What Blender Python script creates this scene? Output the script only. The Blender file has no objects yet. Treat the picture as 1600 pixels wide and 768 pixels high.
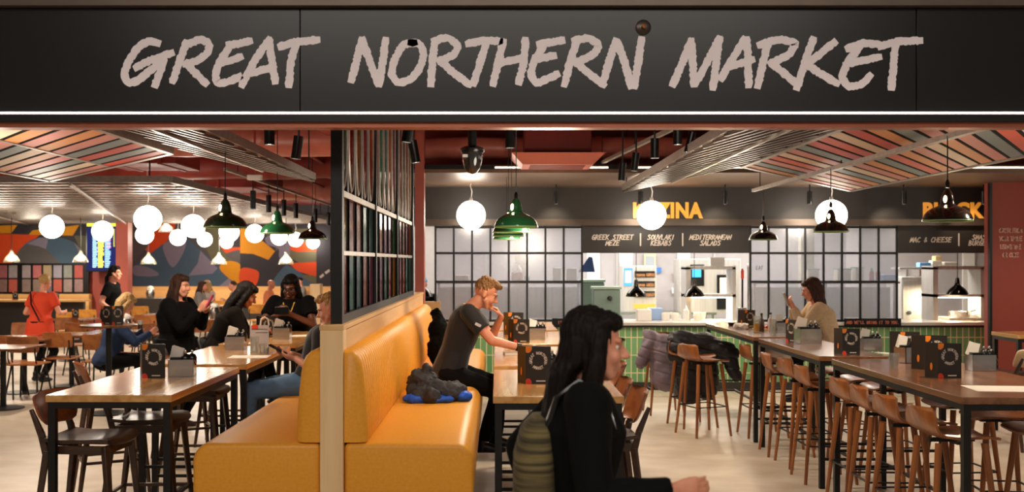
import bpy, math, random
from mathutils import Vector, Matrix, noise
V = Vector
random.seed(7)
PI = math.pi
sc = bpy.context.scene
COL = sc.collection
# ---------------------------------------------------------------- camera, exposure
F = 1600.0          # focal length in pixels of a 1600 wide frame
CX, CY, CH = 776.0, 408.0, 1.78
cam_d = bpy.data.cameras.new('camera'); cam = bpy.data.objects.new('camera', cam_d); COL.objects.link(cam)
cam_d.sensor_width = 36.0; cam_d.lens = 36.0
cam_d.shift_x = (800 - CX) / 1600.0; cam_d.shift_y = (CY - 384) / 1600.0
cam.location = (0, 0, CH); cam.rotation_euler = (PI / 2, 0, 0)
cam_d.dof.use_dof = True; cam_d.dof.focus_distance = 7.0; cam_d.dof.aperture_fstop = 2.8
cam_d.clip_start = 0.05; cam_d.clip_end = 200
sc.camera = cam
sc.view_settings.view_transform = 'Standard'; sc.view_settings.look = 'None'
sc.view_settings.gamma = 1.0; sc.view_settings.use_curve_mapping = False
sc.view_settings.exposure = 0.98
def P(px, py, Y):
    return V(((px - CX) * Y / F, Y, CH - (py - CY) * Y / F))
# ---------------------------------------------------------------- world
w = bpy.data.worlds.new('world'); sc.world = w; w.use_nodes = True
w.node_tree.nodes['Background'].inputs[0].default_value = (1.0, 0.86, 0.74, 1)
w.node_tree.nodes['Background'].inputs[1].default_value = 0.12
# ---------------------------------------------------------------- lamps of the place and added hall fill
def lamp(name, kind, loc, energy, color, size=0.1, target=None, spot=60, blend=0.5, size_y=None):
    d = bpy.data.lights.new(name, kind); d.energy = energy; d.color = color
    if kind == 'AREA':
        d.shape = 'RECTANGLE'; d.size = size; d.size_y = size_y or size
    else:
        d.shadow_soft_size = size
    if kind == 'SPOT':
        d.spot_size = math.radians(spot); d.spot_blend = blend
    o = bpy.data.objects.new(name, d); COL.objects.link(o); o.location = loc
    if target is not None:
        o.rotation_euler = (V(target) - V(loc)).to_track_quat('-Z', 'Y').to_euler()
    return o
WARM = (1.0, 0.78, 0.55); NEUT = (1.0, 0.93, 0.84); COOL = (1.0, 0.96, 0.92)
# ceiling panels of the mall in front of the shop (behind and above the viewer)
lamp('mall_ceiling_light', 'AREA', (0.0, -0.5, 5.0), 125, NEUT, 7.0, (0, 3.0, 0), size_y=1.6)
# added fill lamps for the dining hall, near raft height, without housings
HALL_FILL = [(-3.6, 7.0, 2.62, 60), (-3.0, 9.6, 2.6, 60), (-5.6, 12.6, 2.6, 90), (-8.6, 13.5, 2.6, 90), (-5.2, 17.0, 2.6, 110), (-9.0, 18.5, 2.6, 110),
    (-6.0, 22.5, 2.6, 120), (-10.5, 23.2, 2.6, 120), (-6.5, 28.5, 2.8, 150), (-9.5, 29.5, 2.8, 150), (-3.0, 28.5, 2.8, 90),
    (0.3, 6.4, 2.62, 45), (0.45, 9.2, 2.5, 65), (0.5, 12.0, 2.5, 60), (3.0, 12.6, 2.5, 45), (3.9, 6.6, 2.55, 30), (5.3, 9.0, 2.55, 50), (7.0, 11.2, 2.8, 50), (-1.4, 16.5, 2.7, 50)]
for (x, y, z, e) in HALL_FILL:
    lamp('hall_fill_point', 'POINT', (x, y, z - .45), e * 0.22, (1.0, 0.88, 0.72), 0.22)  # unseen fill point, added to brighten raft undersides and red ceiling
    lamp('hall_fill_spot', 'SPOT', (x, y, z), e * 0.78, (1.0, 0.85, 0.66), 0.08, (x, y + 0.01, 0), 150, 0.5)  # unseen wide spot, added as general light from above
# kitchen ceiling light panels
lamp('kitchen_ceiling_light', 'AREA', (0.8, 15.9, 2.62), 85, COOL, 3.6, (0.8, 15.9, 0), size_y=1.4)
lamp('kitchen_ceiling_light', 'AREA', (4.6, 15.9, 2.62), 85, COOL, 3.6, (4.6, 15.9, 0), size_y=1.4)
def track_beam(x, y, z, tx, ty, tz, e, ang=50, col=WARM):
    lamp('track_beam', 'SPOT', (x, y, z), e, col, 0.04, (tx, ty, tz), ang, 0.7)

# ---------------------------------------------------------------- materials
def lin(c):
    return tuple(((x / 255.0) / 12.92 if x / 255.0 <= 0.04045 else ((x / 255.0 + 0.055) / 1.055) ** 2.4) for x in c)
MATS = {}
def mat(name, rgb, rough=0.5, metal=0.0, var=0.0, scale=8.0, bump=0.0, stretch=(1, 1, 1), spec=0.5, emit=None, estr=0.0,
        trans=0.0, coat=0.0, rgb2=None, alpha=1.0, sheen=0.0, detail=3.0, wave=None, sub=0.0):
    if name in MATS: return MATS[name]
    m = bpy.data.materials.new(name); m.use_nodes = True; nt = m.node_tree; b = nt.nodes['Principled BSDF']
    c = lin(rgb)
    b.inputs['Base Color'].default_value = (*c, 1); b.inputs['Roughness'].default_value = rough
    b.inputs['Metallic'].default_value = metal; b.inputs['Specular IOR Level'].default_value = spec
    if coat: b.inputs['Coat Weight'].default_value = coat; b.inputs['Coat Roughness'].default_value = 0.15
    if trans: b.inputs['Transmission Weight'].default_value = trans
    if alpha < 1: b.inputs['Alpha'].default_value = alpha
    if sheen: b.inputs['Sheen Weight'].default_value = sheen
    if sub: b.inputs['Subsurface Weight'].default_value = sub; b.inputs['Subsurface Radius'].default_value = (0.02, 0.008, 0.004)
    if emit: b.inputs['Emission Color'].default_value = (*lin(emit), 1); b.inputs['Emission Strength'].default_value = estr
    tc = nt.nodes.new('ShaderNodeTexCoord'); mp = nt.nodes.new('ShaderNodeMapping'); mp.inputs['Scale'].default_value = stretch
    nt.links.new(tc.outputs['Object'], mp.inputs['Vector'])
    nz = nt.nodes.new('ShaderNodeTexNoise'); nz.inputs['Scale'].default_value = scale; nz.inputs['Detail'].default_value = detail
    nt.links.new(mp.outputs[0], nz.inputs['Vector'])
    if var or rgb2:
        mx = nt.nodes.new('ShaderNodeMix'); mx.data_type = 'RGBA'
        rp = nt.nodes.new('ShaderNodeValToRGB'); rp.color_ramp.elements[0].position = 0.35; rp.color_ramp.elements[1].position = 0.65
        nt.links.new(nz.outputs['Fac'], rp.inputs[0]); nt.links.new(rp.outputs[0], mx.inputs[0])
        c2 = lin(rgb2) if rgb2 else tuple(x * (1 - var) for x in c)
        mx.inputs[6].default_value = (*c, 1); mx.inputs[7].default_value = (*c2, 1)
        nt.links.new(mx.outputs[2], b.inputs['Base Color'])
    if bump:
        bp = nt.nodes.new('ShaderNodeBump'); bp.inputs['Strength'].default_value = bump; bp.inputs['Distance'].default_value = 0.01
        nt.links.new(nz.outputs['Fac'], bp.inputs['Height']); nt.links.new(bp.outputs[0], b.inputs['Normal'])
    MATS[name] = m
    return m
def emis(name, rgb, s):
    if name in MATS: return MATS[name]
    m = bpy.data.materials.new(name); m.use_nodes = True; nt = m.node_tree; nt.nodes.clear()
    e = nt.nodes.new('ShaderNodeEmission'); o = nt.nodes.new('ShaderNodeOutputMaterial')
    e.inputs[0].default_value = (*lin(rgb), 1); e.inputs[1].default_value = s
    nt.links.new(e.outputs[0], o.inputs[0]); MATS[name] = m; return m
def glassy(name, rgb, mixf=0.25, rough=0.1, gl=0.12):
    # thin coloured glass: mostly see through, partly glossy / diffuse
    if name in MATS: return MATS[name]
    m = bpy.data.materials.new(name); m.use_nodes = True; nt = m.node_tree; nt.nodes.clear()
    t = nt.nodes.new('ShaderNodeBsdfTransparent'); t.inputs[0].default_value = (*lin(rgb), 1)
    g = nt.nodes.new('ShaderNodeBsdfGlossy'); g.inputs['Roughness'].default_value = rough; g.inputs[0].default_value = (0.9, 0.9, 0.9, 1)
    d = nt.nodes.new('ShaderNodeBsdfTranslucent'); d.inputs[0].default_value = (*lin(rgb), 1)
    m1 = nt.nodes.new('ShaderNodeMixShader'); m1.inputs[0].default_value = mixf
    m2 = nt.nodes.new('ShaderNodeMixShader'); m2.inputs[0].default_value = gl
    o = nt.nodes.new('ShaderNodeOutputMaterial')
    nt.links.new(t.outputs[0], m1.inputs[1]); nt.links.new(d.outputs[0], m1.inputs[2])
    nt.links.new(m1.outputs[0], m2.inputs[1]); nt.links.new(g.outputs[0], m2.inputs[2]); nt.links.new(m2.outputs[0], o.inputs[0])
    MATS[name] = m; return m

# wood with grain running along one axis
def wood(name, a, b, axis='Y', rough=0.4, coat=0.0, plank=0.0, scale=14, bump=0.15, spec=0.5):
    st = {'X': (0.08, 1, 1), 'Y': (1, 0.08, 1), 'Z': (1, 1, 0.08)}[axis]
    return mat(name, a, rough=rough, rgb2=b, scale=scale, stretch=st, bump=bump, coat=coat, detail=6, spec=spec)
M = {}
M['table_oak'] = wood('table_oak', (214, 164, 98), (182, 124, 66), 'Y', rough=0.22, coat=0.35)
M['table_walnut'] = wood('table_walnut', (136, 92, 60), (104, 66, 42), 'Y', rough=0.25, coat=0.3)
M['pine'] = wood('pine', (244, 212, 164), (226, 186, 132), 'Z', rough=0.5, scale=9)
M['pine_y'] = wood('pine_y', (226, 184, 128), (206, 158, 100), 'Y', rough=0.5, scale=9)
M['pine_x'] = wood('pine_x', (222, 176, 112), (200, 150, 88), 'X', rough=0.5, scale=6)
M['stool_wood'] = wood('stool_wood', (164, 98, 46), (118, 64, 28), 'Z', rough=0.35, coat=0.2)
M['dark_wood'] = wood('dark_wood', (74, 48, 32), (52, 33, 22), 'X', rough=0.35, coat=0.2)
M['back_wood'] = wood('back_wood', (150, 84, 42), (118, 62, 30), 'X', rough=0.4, coat=0.15)
M['black_steel'] = mat('black_steel', (24, 23, 23), rough=0.45, metal=0.3, var=0.2, scale=30)
M['yellow_leather'] = mat('yellow_leather', (238, 164, 50), rough=0.42, var=0.08, scale=60, bump=0.08, spec=0.45)
M['red_paint'] = mat('red_paint', (150, 44, 30), rough=0.55, var=0.25, scale=3)
M['red_paint_dark'] = mat('red_paint_dark', (120, 30, 20), rough=0.6, var=0.3, scale=2)
M['pink_lag'] = mat('pink_lagging', (214, 124, 108), rough=0.35, var=0.2, scale=5, bump=0.6, stretch=(1, 1, 1))
M['terracotta'] = mat('terracotta_wall', (150, 66, 54), rough=0.6, var=0.06, scale=2)
M['char'] = mat('charcoal_board', (44, 40, 38), rough=0.5, var=0.1, scale=4)
M['black_gloss'] = mat('fascia_black', (13, 12, 12), rough=0.3, var=0.15, scale=3, spec=0.4)
M['steel'] = mat('brushed_steel', (200, 198, 194), rough=0.22, metal=1.0, var=0.15, scale=40, stretch=(0.05, 1, 1))
M['steel_d'] = mat('matt_steel', (198, 194, 188), rough=0.42, metal=0.4, var=0.15, scale=30, stretch=(1, 1, 0.05))
M['alu'] = mat('aluminium_fin', (170, 160, 150), rough=0.42, metal=0.7, var=0.2, scale=20)
M['fin_dark'] = mat('dark_fin', (120, 110, 102), rough=0.35, metal=0.7, var=0.2, scale=20)
M['copper'] = mat('copper_trim', (170, 96, 72), rough=0.4, metal=0.5, var=0.1)
M['white'] = mat('white_plastic', (232, 228, 222), rough=0.4, var=0.04)
M['paper'] = mat('paper', (238, 232, 222), rough=0.7, var=0.05, scale=12)
M['menu_black'] = mat('menu_card', (38, 34, 31), rough=0.4, var=0.1)
M['orange'] = mat('orange_print', (236, 130, 24), rough=0.5, var=0.04)
M['redp'] = mat('red_print', (222, 62, 34), rough=0.5, var=0.04)
M['ink'] = mat('cream_print', (226, 214, 200), rough=0.6, var=0.04)
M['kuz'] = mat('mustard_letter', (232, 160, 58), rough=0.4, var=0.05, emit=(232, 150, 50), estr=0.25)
M['black_p'] = mat('black_plastic', (14, 14, 14), rough=0.25, var=0.1)
M['green_en'] = mat('green_enamel', (36, 108, 64), rough=0.16, var=0.08, coat=0.6)
M['dkgreen_en'] = mat('dark_green_enamel', (34, 62, 40), rough=0.18, var=0.1, coat=0.6)
M['black_en'] = mat('black_enamel', (18, 18, 17), rough=0.18, var=0.1, coat=0.5)
M['shade_in'] = mat('shade_inside', (120, 150, 100), rough=0.4, var=0.05)
M['bulb'] = emis('bulb_glow', (255, 214, 160), 14.0)
M['globe'] = emis('opal_globe', (255, 240, 222), 9.0)
M['strip'] = emis('strip_light', (255, 226, 200), 2.6)
M['lens'] = emis('spot_lens', (255, 240, 215), 7.0)
M['clear'] = glassy('clear_glass', (235, 238, 236), 0.12, 0.05)
M['chrome'] = mat('dark_chrome', (60, 56, 52), rough=0.08, metal=1.0, var=0.1)
M['skinA'] = mat('skin_light', (224, 158, 128), rough=0.5, var=0.06, scale=14, sub=0.08, rgb2=(212, 140, 112))
M['skinB'] = mat('skin_brown', (112, 66, 44), rough=0.45, var=0.08, scale=14, rgb2=(96, 54, 36))
M['skinC'] = mat('skin_tan', (188, 122, 90), rough=0.5, var=0.06, scale=14, rgb2=(172, 106, 78))
M['eye_w'] = mat('eye_white', (226, 220, 212), rough=0.2, var=0.02)
M['eye_d'] = mat('eye_dark', (36, 26, 20), rough=0.15, var=0.02)

# ---------------------------------------------------------------- mesh builder
class MB:
    def __init__(s): s.v = []; s.f = []; s.m = []; s.mi = 0; s.mats = []; s.T = None
    def use(s, m):
        if m not in s.mats: s.mats.append(m)
        s.mi = s.mats.index(m); return s
    def add(s, vs, fs):
        o = len(s.v)
        if s.T is not None: vs = [s.T @ V(q) for q in vs]
        s.v += [tuple(q) for q in vs]; s.f += [tuple(i + o for i in f) for f in fs]; s.m += [s.mi] * len(fs)
        return s
    def box(s, c, d, rot=None):
        x, y, z = d[0] / 2, d[1] / 2, d[2] / 2
        q = [V((a, b, e)) for a in (-x, x) for b in (-y, y) for e in (-z, z)]
        if rot is not None: q = [rot @ k for k in q]
        q = [k + V(c) for k in q]
        return s.add(q, [(0, 1, 3, 2), (4, 6, 7, 5), (0, 4, 5, 1), (2, 3, 7, 6), (0, 2, 6, 4), (1, 5, 7, 3)])
    def b2(s, x0, x1, y0, y1, z0, z1):
        return s.box(((x0 + x1) / 2, (y0 + y1) / 2, (z0 + z1) / 2), (abs(x1 - x0), abs(y1 - y0), abs(z1 - z0)))
    def bar(s, a, b, w, h=None, up=V((0, 0, 1)), w2=None, h2=None):
        a, b = V(a), V(b); h = h or w; w2 = w2 or w; h2 = h2 or h
        d = (b - a).normalized(); sd = d.cross(up)
        if sd.length < 1e-4: sd = d.cross(V((0, 1, 0)))
        sd.normalize(); u = sd.cross(d)
        q = []
        for p, ww, hh in ((a, w, h), (b, w2, h2)):
            q += [p - sd * ww / 2 - u * hh / 2, p + sd * ww / 2 - u * hh / 2, p + sd * ww / 2 + u * hh / 2, p - sd * ww / 2 + u * hh / 2]
        return s.add(q, [(3, 2, 1, 0), (4, 5, 6, 7), (0, 1, 5, 4), (1, 2, 6, 5), (2, 3, 7, 6), (3, 0, 4, 7)])
    def loft(s, rings, seg=16, power=2.0):
        # rings: (centre, side vector * rx, front vector * ry)
        vs = []
        for c, a, b in rings:
            for k in range(seg):
                t = 2 * PI * k / seg; cs, sn = math.cos(t), math.sin(t)
                if power != 2.0:
                    cs = math.copysign(abs(cs) ** (2 / power), cs); sn = math.copysign(abs(sn) ** (2 / power), sn)
                vs.append(V(c) + V(a) * cs + V(b) * sn)
        fs = []
        n = len(rings)
        for i in range(n - 1):
            for k in range(seg):
                k2 = (k + 1) % seg
                fs.append((i * seg + k, i * seg + k2, (i + 1) * seg + k2, (i + 1) * seg + k))
        fs.append(tuple(range(seg - 1, -1, -1))); fs.append(tuple((n - 1) * seg + k for k in range(seg)))
        return s.add(vs, fs)
    def tube(s, pts, r, seg=8, r2=None):
        pts = [V(p) for p in pts]; rings = []; n = len(pts)
        pa = None
        for i, p in enumerate(pts):
            d = (pts[min(i + 1, n - 1)] - pts[max(i - 1, 0)]).normalized()
            if pa is None:
                pa = d.cross(V((0, 0, 1)))
                if pa.length < 1e-3: pa = d.cross(V((0, 1, 0)))
            else: pa = pa - d * pa.dot(d)
            pa.normalize(); pb = d.cross(pa)
            rr = r if r2 is None else r + (r2 - r) * i / (n - 1)
            rings.append((p, pa * rr, pb * rr))
        return s.loft(rings, seg)
    def cap(s, a, b, r1, r2=None, seg=12, flat=False):
        # tapered limb with rounded ends
        a, b = V(a), V(b); r2 = r1 if r2 is None else r2
        d = b - a
        if d.length < 1e-6: return s
        d.normalize()
        x = d.cross(V((0, 0, 1)))
        if x.length < 1e-3: x = d.cross(V((0, 1, 0)))
        x.normalize(); y = d.cross(x)
        R = []
        for t in (-0.95, -0.8, -0.5, -0.2): R.append((a + d * r1 * t, x * r1 * math.sqrt(1 - t * t), y * r1 * math.sqrt(1 - t * t)))
        R.append((a, x * r1, y * r1)); R.append((b, x * r2, y * r2))
        if not flat:
            for t in (0.2, 0.5, 0.8, 0.95): R.append((b + d * r2 * t, x * r2 * math.sqrt(1 - t * t), y * r2 * math.sqrt(1 - t * t)))
        return s.loft(R, seg)
    def ell(s, c, r, X=V((1, 0, 0)), Y=V((0, 1, 0)), Z=V((0, 0, 1)), seg=16, ring=9):
        R = []
        for i in range(ring):
            t = -0.98 + 1.96 * i / (ring - 1); t = math.sin(t * PI / 2 * 0.97)
            k = math.sqrt(max(1 - t * t, 0.0004)); R.append((V(c) + Z * r[2] * t, X * r[0] * k, Y * r[1] * k))
        return s.loft(R, seg)
    def lathe(s, prof, c=(0, 0, 0), seg=24, closed=False, a0=0, a1=2 * PI):
        c = V(c); vs = []; n = len(prof)
        for k in range(seg):
            t = 2 * PI * k / seg
            for r, z in prof: vs.append((c.x + r * math.cos(t), c.y + r * math.sin(t), c.z + z))
        fs = []
        for k in range(seg):
            k2 = (k + 1) % seg
            for i in range(n - 1): fs.append((k * n + i, k2 * n + i, k2 * n + i + 1, k * n + i + 1))
            if closed: fs.append((k * n + n - 1, k2 * n + n - 1, k2 * n, k * n))
        return s.add(vs, fs)
    def prism(s, poly, off):
        # planar polygon (list of 3D points) extruded by off
        n = len(poly); off = V(off)
        vs = [V(p) for p in poly] + [V(p) + off for p in poly]
        fs = [tuple(range(n)), tuple(range(2 * n - 1, n - 1, -1))]
        for i in range(n):
            j = (i + 1) % n; fs.append((i, i + n, j + n, j))
        return s.add(vs, fs)
    def mesh(s, name, smooth=False):
        me = bpy.data.meshes.new(name); me.from_pydata(s.v, [], s.f)
        for m in s.mats: me.materials.append(m)
        me.validate(); me.update()
        if len(s.mats) > 1 and len(me.polygons) == len(s.m):
            me.polygons.foreach_set('material_index', s.m)
        return me
    def build(s, name, m=None, parent=None, smooth=False, bev=0.0, loc=None, world=False):
        if m is not None and not s.mats: s.mats = [m]
        me = s.mesh(name)
        import bmesh
        bm = bmesh.new(); bm.from_mesh(me); bmesh.ops.recalc_face_normals(bm, faces=bm.faces); bm.to_mesh(me); bm.free()
        o = bpy.data.objects.new(name, me); COL.objects.link(o)
        if smooth:
            me.polygons.foreach_set('use_smooth', [True] * len(me.polygons)); me.set_sharp_from_angle(angle=math.radians(40))
        if bev:
            md = o.modifiers.new('bevel', 'BEVEL'); md.width = bev; md.segments = 3; md.limit_method = 'ANGLE'; md.angle_limit = math.radians(40)
            me.polygons.foreach_set('use_smooth', [True] * len(me.polygons)); me.set_sharp_from_angle(angle=math.radians(60)) if bev < 0.02 else None
            md.harden_normals = False
        if parent is not None:
            o.parent = parent
            if world: o.matrix_parent_inverse = Matrix.Translation(-parent.location)
        if loc is not None: o.location = loc
        return o
def tag(o, label=None, cat=None, group=None, kind=None):
    if label: o['label'] = label
    if cat: o['category'] = cat
    if group: o['group'] = group
    if kind: o['kind'] = kind
    return o
def thing(name, label, cat, loc=(0, 0, 0), rz=0.0, group=None):
    o = bpy.data.objects.new(name, None); COL.objects.link(o); o.empty_display_size = 0.1
    o.location = loc; o.rotation_euler = (0, 0, rz)
    return tag(o, label, cat, group)
def struct(name, mb, m=None, **k):
    o = mb.build(name, m, **k); o['kind'] = 'structure'; return o
def dup(root, loc, rz=0.0, label=None, group=None, sc_=None):
    r = root.copy(); COL.objects.link(r); r.location = loc; r.rotation_euler = (0, 0, rz)
    if sc_: r.scale = (sc_,) * 3
    if label: r['label'] = label
    if group: r['group'] = group
    for ch in list(root.children):
        c = ch.copy(); COL.objects.link(c); c.parent = r; c.matrix_parent_inverse = ch.matrix_parent_inverse.copy()
        for g in list(ch.children):
            d = g.copy(); COL.objects.link(d); d.parent = c; d.matrix_parent_inverse = g.matrix_parent_inverse.copy()
    return r
# ---------------------------------------------------------------- brush lettering
GL = {  # strokes on a 0..1 square, y up
 'A': [[(0, 0), (.45, 1)], [(.45, 1), (.75, 0)], [(.15, .35), (.7, .42)]], 'B': [[(.12, 1), (.08, 0)], [(.12, 1), (.6, .85), (.5, .6), (.12, .52)], [(.12, .52), (.72, .35), (.55, .05), (.08, 0)]],
 'C': [[(.75, .88), (.45, 1), (.12, .6), (.15, .15), (.45, 0), (.75, .15)]], 'D': [[(.1, 1), (.08, 0)], [(.1, 1), (.6, .85), (.75, .4), (.5, .08), (.08, 0)]],
 'E': [[(.12, .95), (.1, .05)], [(.1, .97), (.75, 1)], [(.1, .52), (.62, .55)], [(.1, .03), (.72, .06)]], 'F': [[(.1, 1), (.08, 0)], [(.1, .97), (.7, 1)], [(.1, .52), (.6, .55)]],
 'G': [[(.72, .88), (.45, 1), (.12, .6), (.15, .15), (.45, 0), (.75, .25)], [(.4, .45), (.8, .5)], [(.76, .48), (.72, 0)]], 'H': [[(.1, 1), (.06, 0)], [(.75, 1), (.7, 0)], [(.1, .48), (.72, .54)]],
 'I': [[(.35, 1), (.3, 0)]], 'K': [[(.12, 1), (.08, 0)], [(.7, 1), (.12, .45)], [(.2, .5), (.75, 0)]], 'L': [[(.12, 1), (.1, .03)], [(.1, .03), (.7, .06)]],
 'M': [[(.04, 0), (.18, 1)], [(.18, 1), (.4, .2)], [(.4, .2), (.72, 1)], [(.72, 1), (.8, 0)]], 'N': [[(.06, 0), (.12, 1)], [(.12, 1), (.65, 0)], [(.65, 0), (.76, 1)]],
 'O': [[(.45, 1), (.12, .65), (.12, .2), (.42, 0), (.75, .35), (.75, .75), (.45, 1)]], 'Q': [[(.45, 1), (.12, .65), (.12, .2), (.42, 0), (.75, .35), (.75, .75), (.45, 1)], [(.45, .3), (.85, -.05)]],
 'R': [[(.12, 1), (.08, 0)], [(.12, 1), (.65, .88), (.6, .6), (.12, .48)], [(.2, .5), (.75, 0)]], 'S': [[(.7, .9), (.35, 1), (.15, .75), (.62, .45), (.65, .15), (.3, 0), (.08, .12)]],
 'T': [[(.05, .95), (.8, 1)], [(.43, .97), (.36, 0)]], 'U': [[(.1, 1), (.12, .15), (.4, 0), (.66, .2), (.72, 1)]], 'V': [[(.08, 1), (.35, 0)], [(.35, 0), (.78, 1)]],
 'W': [[(.02, 1), (.2, 0)], [(.2, 0), (.42, .7)], [(.42, .7), (.6, 0)], [(.6, 0), (.85, 1)]], 'Y': [[(.08, 1), (.4, .5)], [(.78, 1), (.3, 0)]], 'Z': [[(.08, .97), (.75, 1)], [(.75, 1), (.08, .03)], [(.08, .03), (.75, .05)]],
 'P': [[(.12, 1), (.08, 0)], [(.12, 1), (.68, .88), (.6, .55), (.12, .45)]],
 '&': [[(.75, .1), (.2, .8), (.4, 1), (.55, .8), (.1, .3), (.3, 0), (.7, .45)]], '.': [[(.3, .02), (.4, .06)]], "'": [[(.35, 1), (.3, .78)]], ' ': [], '|': [[(.4, 1.6), (.4, -1.0)]]}
def stroke(mb, pts, w, org, X, Z, depth, rough=0.0, seed=0):
    # ribbon along pts (2D) laid in the plane org + x*X + z*Z, thickness depth along N
    N = X.cross(Z).normalized() * -1
    rnd = random.Random(seed)
    P2 = [V((p[0], p[1])) for p in pts]
    # resample
    out = [P2[0]]
    for a, b in zip(P2, P2[1:]):
        n = max(1, int((b - a).length / (w * (0.8 if rough == 0 else 0.22))))
        for i in range(1, n + 1): out.append(a.lerp(b, i / n))
    if len(P2) > 2 and rough:
        for _ in range(4): out = [out[0]] + [(out[i - 1] + out[i] * 2 + out[i + 1]) / 4 for i in range(1, len(out) - 1)] + [out[-1]]
    L, R = [], []
    for i, p in enumerate(out):
        d = (out[min(i + 1, len(out) - 1)] - out[max(i - 1, 0)]).normalized(); nn = V((-d.y, d.x))
        wl = w / 2 * (1 + rough * rnd.uniform(-1, 1)); wr = w / 2 * (1 + rough * rnd.uniform(-1, 1))
        e = (d * w * 0.35) if i == len(out) - 1 else ((d * -w * 0.35) if i == 0 else V((0, 0)))
        if rough and e.length: wl *= 0.8; wr *= 0.8
        L.append(p + nn * wl + e); R.append(p - nn * wr + e)
    vs = []
    for l, r in zip(L, R):
        for q in (l, r):
            b = V(org) + X * q.x + Z * q.y; vs.append(b); 
    n = len(vs); vs += [q - N * depth * -1 for q in vs]
    fs = []
    for i in range(len(L) - 1):
        a = 2 * i; fs.append((a, a + 1, a + 3, a + 2)); fs.append((n + a, n + a + 2, n + a + 3, n + a + 1))
        fs.append((a, a + 2, n + a + 2, n + a)); fs.append((a + 1, n + a + 1, n + a + 3, a + 3))
    fs.append((0, n, n + 1, 1)); fs.append((n - 2, n - 1, 2 * n - 1, 2 * n - 2))
    mb.add(vs, fs)
def text(mb, s, org, X, Z, h, w=None, adv=0.95, slant=0.12, depth=0.004, centre=True, thick=0.15):
    # brush capitals; org is the centre (or the left end) of the baseline
    total = len(s) * adv * h * 0.85; x = -total / 2 if centre else 0
    for i, ch in enumerate(s):
        for k, st in enumerate(GL.get(ch, [])):
            pts = [(x + (p[0] * 0.8 + p[1] * slant) * h, p[1] * h) for p in st]
            stroke(mb, pts, h * thick, org, X, Z, depth, 0.0, i * 7 + k)
        x += adv * h * 0.85
    return total
def fonttext(name, s, size, loc, m, parent=None, extrude=0.01, offset=0.0, space=1.0, rot=(PI / 2, 0, 0), align='LEFT'):
    c = bpy.data.curves.new(name, 'FONT'); c.body = s; c.size = size; c.extrude = extrude; c.offset = offset; c.space_character = space; c.align_x = align
    t = bpy.data.objects.new(name, c); COL.objects.link(t)
    dg = bpy.context.evaluated_depsgraph_get(); me = bpy.data.meshes.new_from_object(t.evaluated_get(dg))
    bpy.data.objects.remove(t); me.materials.clear(); me.materials.append(m)
    o = bpy.data.objects.new(name, me); COL.objects.link(o); o.location = loc; o.rotation_euler = rot
    if parent is not None: o.parent = parent
    return o
EX, EZ = V((1, 0, 0)), V((0, 0, 1))
# ================================================================ SETTING
# floor: pale worn concrete look vinyl
fm = mat('floor_vinyl', (212, 198, 178), rough=0.42, rgb2=(194, 176, 154), scale=2.2, stretch=(1, 1.5, 1), bump=0.05, detail=8)
f = MB(); f.b2(-20, 12, -3, 34, -0.1, 0); struct('floor', f, fm)
f = MB(); f.b2(-1.1, 6.5, 13.45, 14.1, 0.0, 0.012); struct('trim_5', f, mat('counter_border_tile', (226, 216, 196), rough=0.35, rgb2=(206, 190, 168), scale=14, stretch=(1, .2, 1)))
f = MB(); f.b2(-20, 12, 5.5, 34, 3.6, 3.7); struct('ceiling', f, M['red_paint_dark'])
f = MB(); f.b2(-20, 12, -3, 5.1, 5.2, 5.3); struct('ceiling_mall', f, M['white']); bpy.data.objects['ceiling_mall'].name = 'ceiling.001'
f = MB(); f.b2(-1.95, -1.75, 14.3, 33.2, 0, 3.6); struct('wall_kitchen_side', f, M['char'])
# mural wall at the far end
f = MB(); f.b2(-14, -1.75, 33.0, 33.2, 0, 3.6); struct('wall_back', f, mat('slate_wall', (58, 58, 66), rough=0.7, var=0.06))
f = MB(); f.b2(-20, -9.16, 25.2, 25.4, 0, 3.6); struct('wall_left_back', f, M['terracotta'])
f = MB(); f.b2(-20.2, -20, 5.5, 34, 0, 3.6); struct('wall_left', f, M['terracotta'])
f = MB(); f.b2(-13.2, -13.0, 25.4, 33, 0, 3.6); struct('wall_left_return', f, M['terracotta'])
f = MB(); f.b2(11.8, 12, 5.5, 18, 0, 3.6); struct('wall_right', f, M['terracotta'])
f = MB(); f.b2(6.38, 12, 13.2, 13.4, 0, 3.6); struct('wall_right_pier', f, M['terracotta'])
f = MB(); f.b2(6.35, 6.38, 13.18, 13.24, 0, 2.79); struct('trim_1', f, M['black_steel'])
t = thing('wall_lettering', 'faded pale lettering ORDER FROM YOUR TABLE on the red pier', 'lettering', (6.62, 13.195, 2.15))
for i, s_ in enumerate(['ORDER FROM', 'YOUR TABLE', 'USING THE', 'QR CODE']):
    f = MB(); text(f, s_, V((0, 0, -i * 0.105)), EX, EZ, 0.055, adv=0.62, slant=0.0, thick=0.2)
    f.build('text_line', mat('faded_wall_print', (222, 172, 156), rough=0.6, var=0.1), t)
# pilasters on the left
f = MB(); f.b2(-9.15, -8.86, 24.6, 24.9, 0, 3.6); struct('trim_2', f, mat('pilaster_pink', (178, 92, 80), rough=0.4, var=0.05))
f = MB(); f.b2(-0.935, -0.83, 11.72, 11.9, 0, 3.6); struct('trim_3', f, mat('pilaster_rose', (168, 92, 82), rough=0.45, var=0.05))
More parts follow.
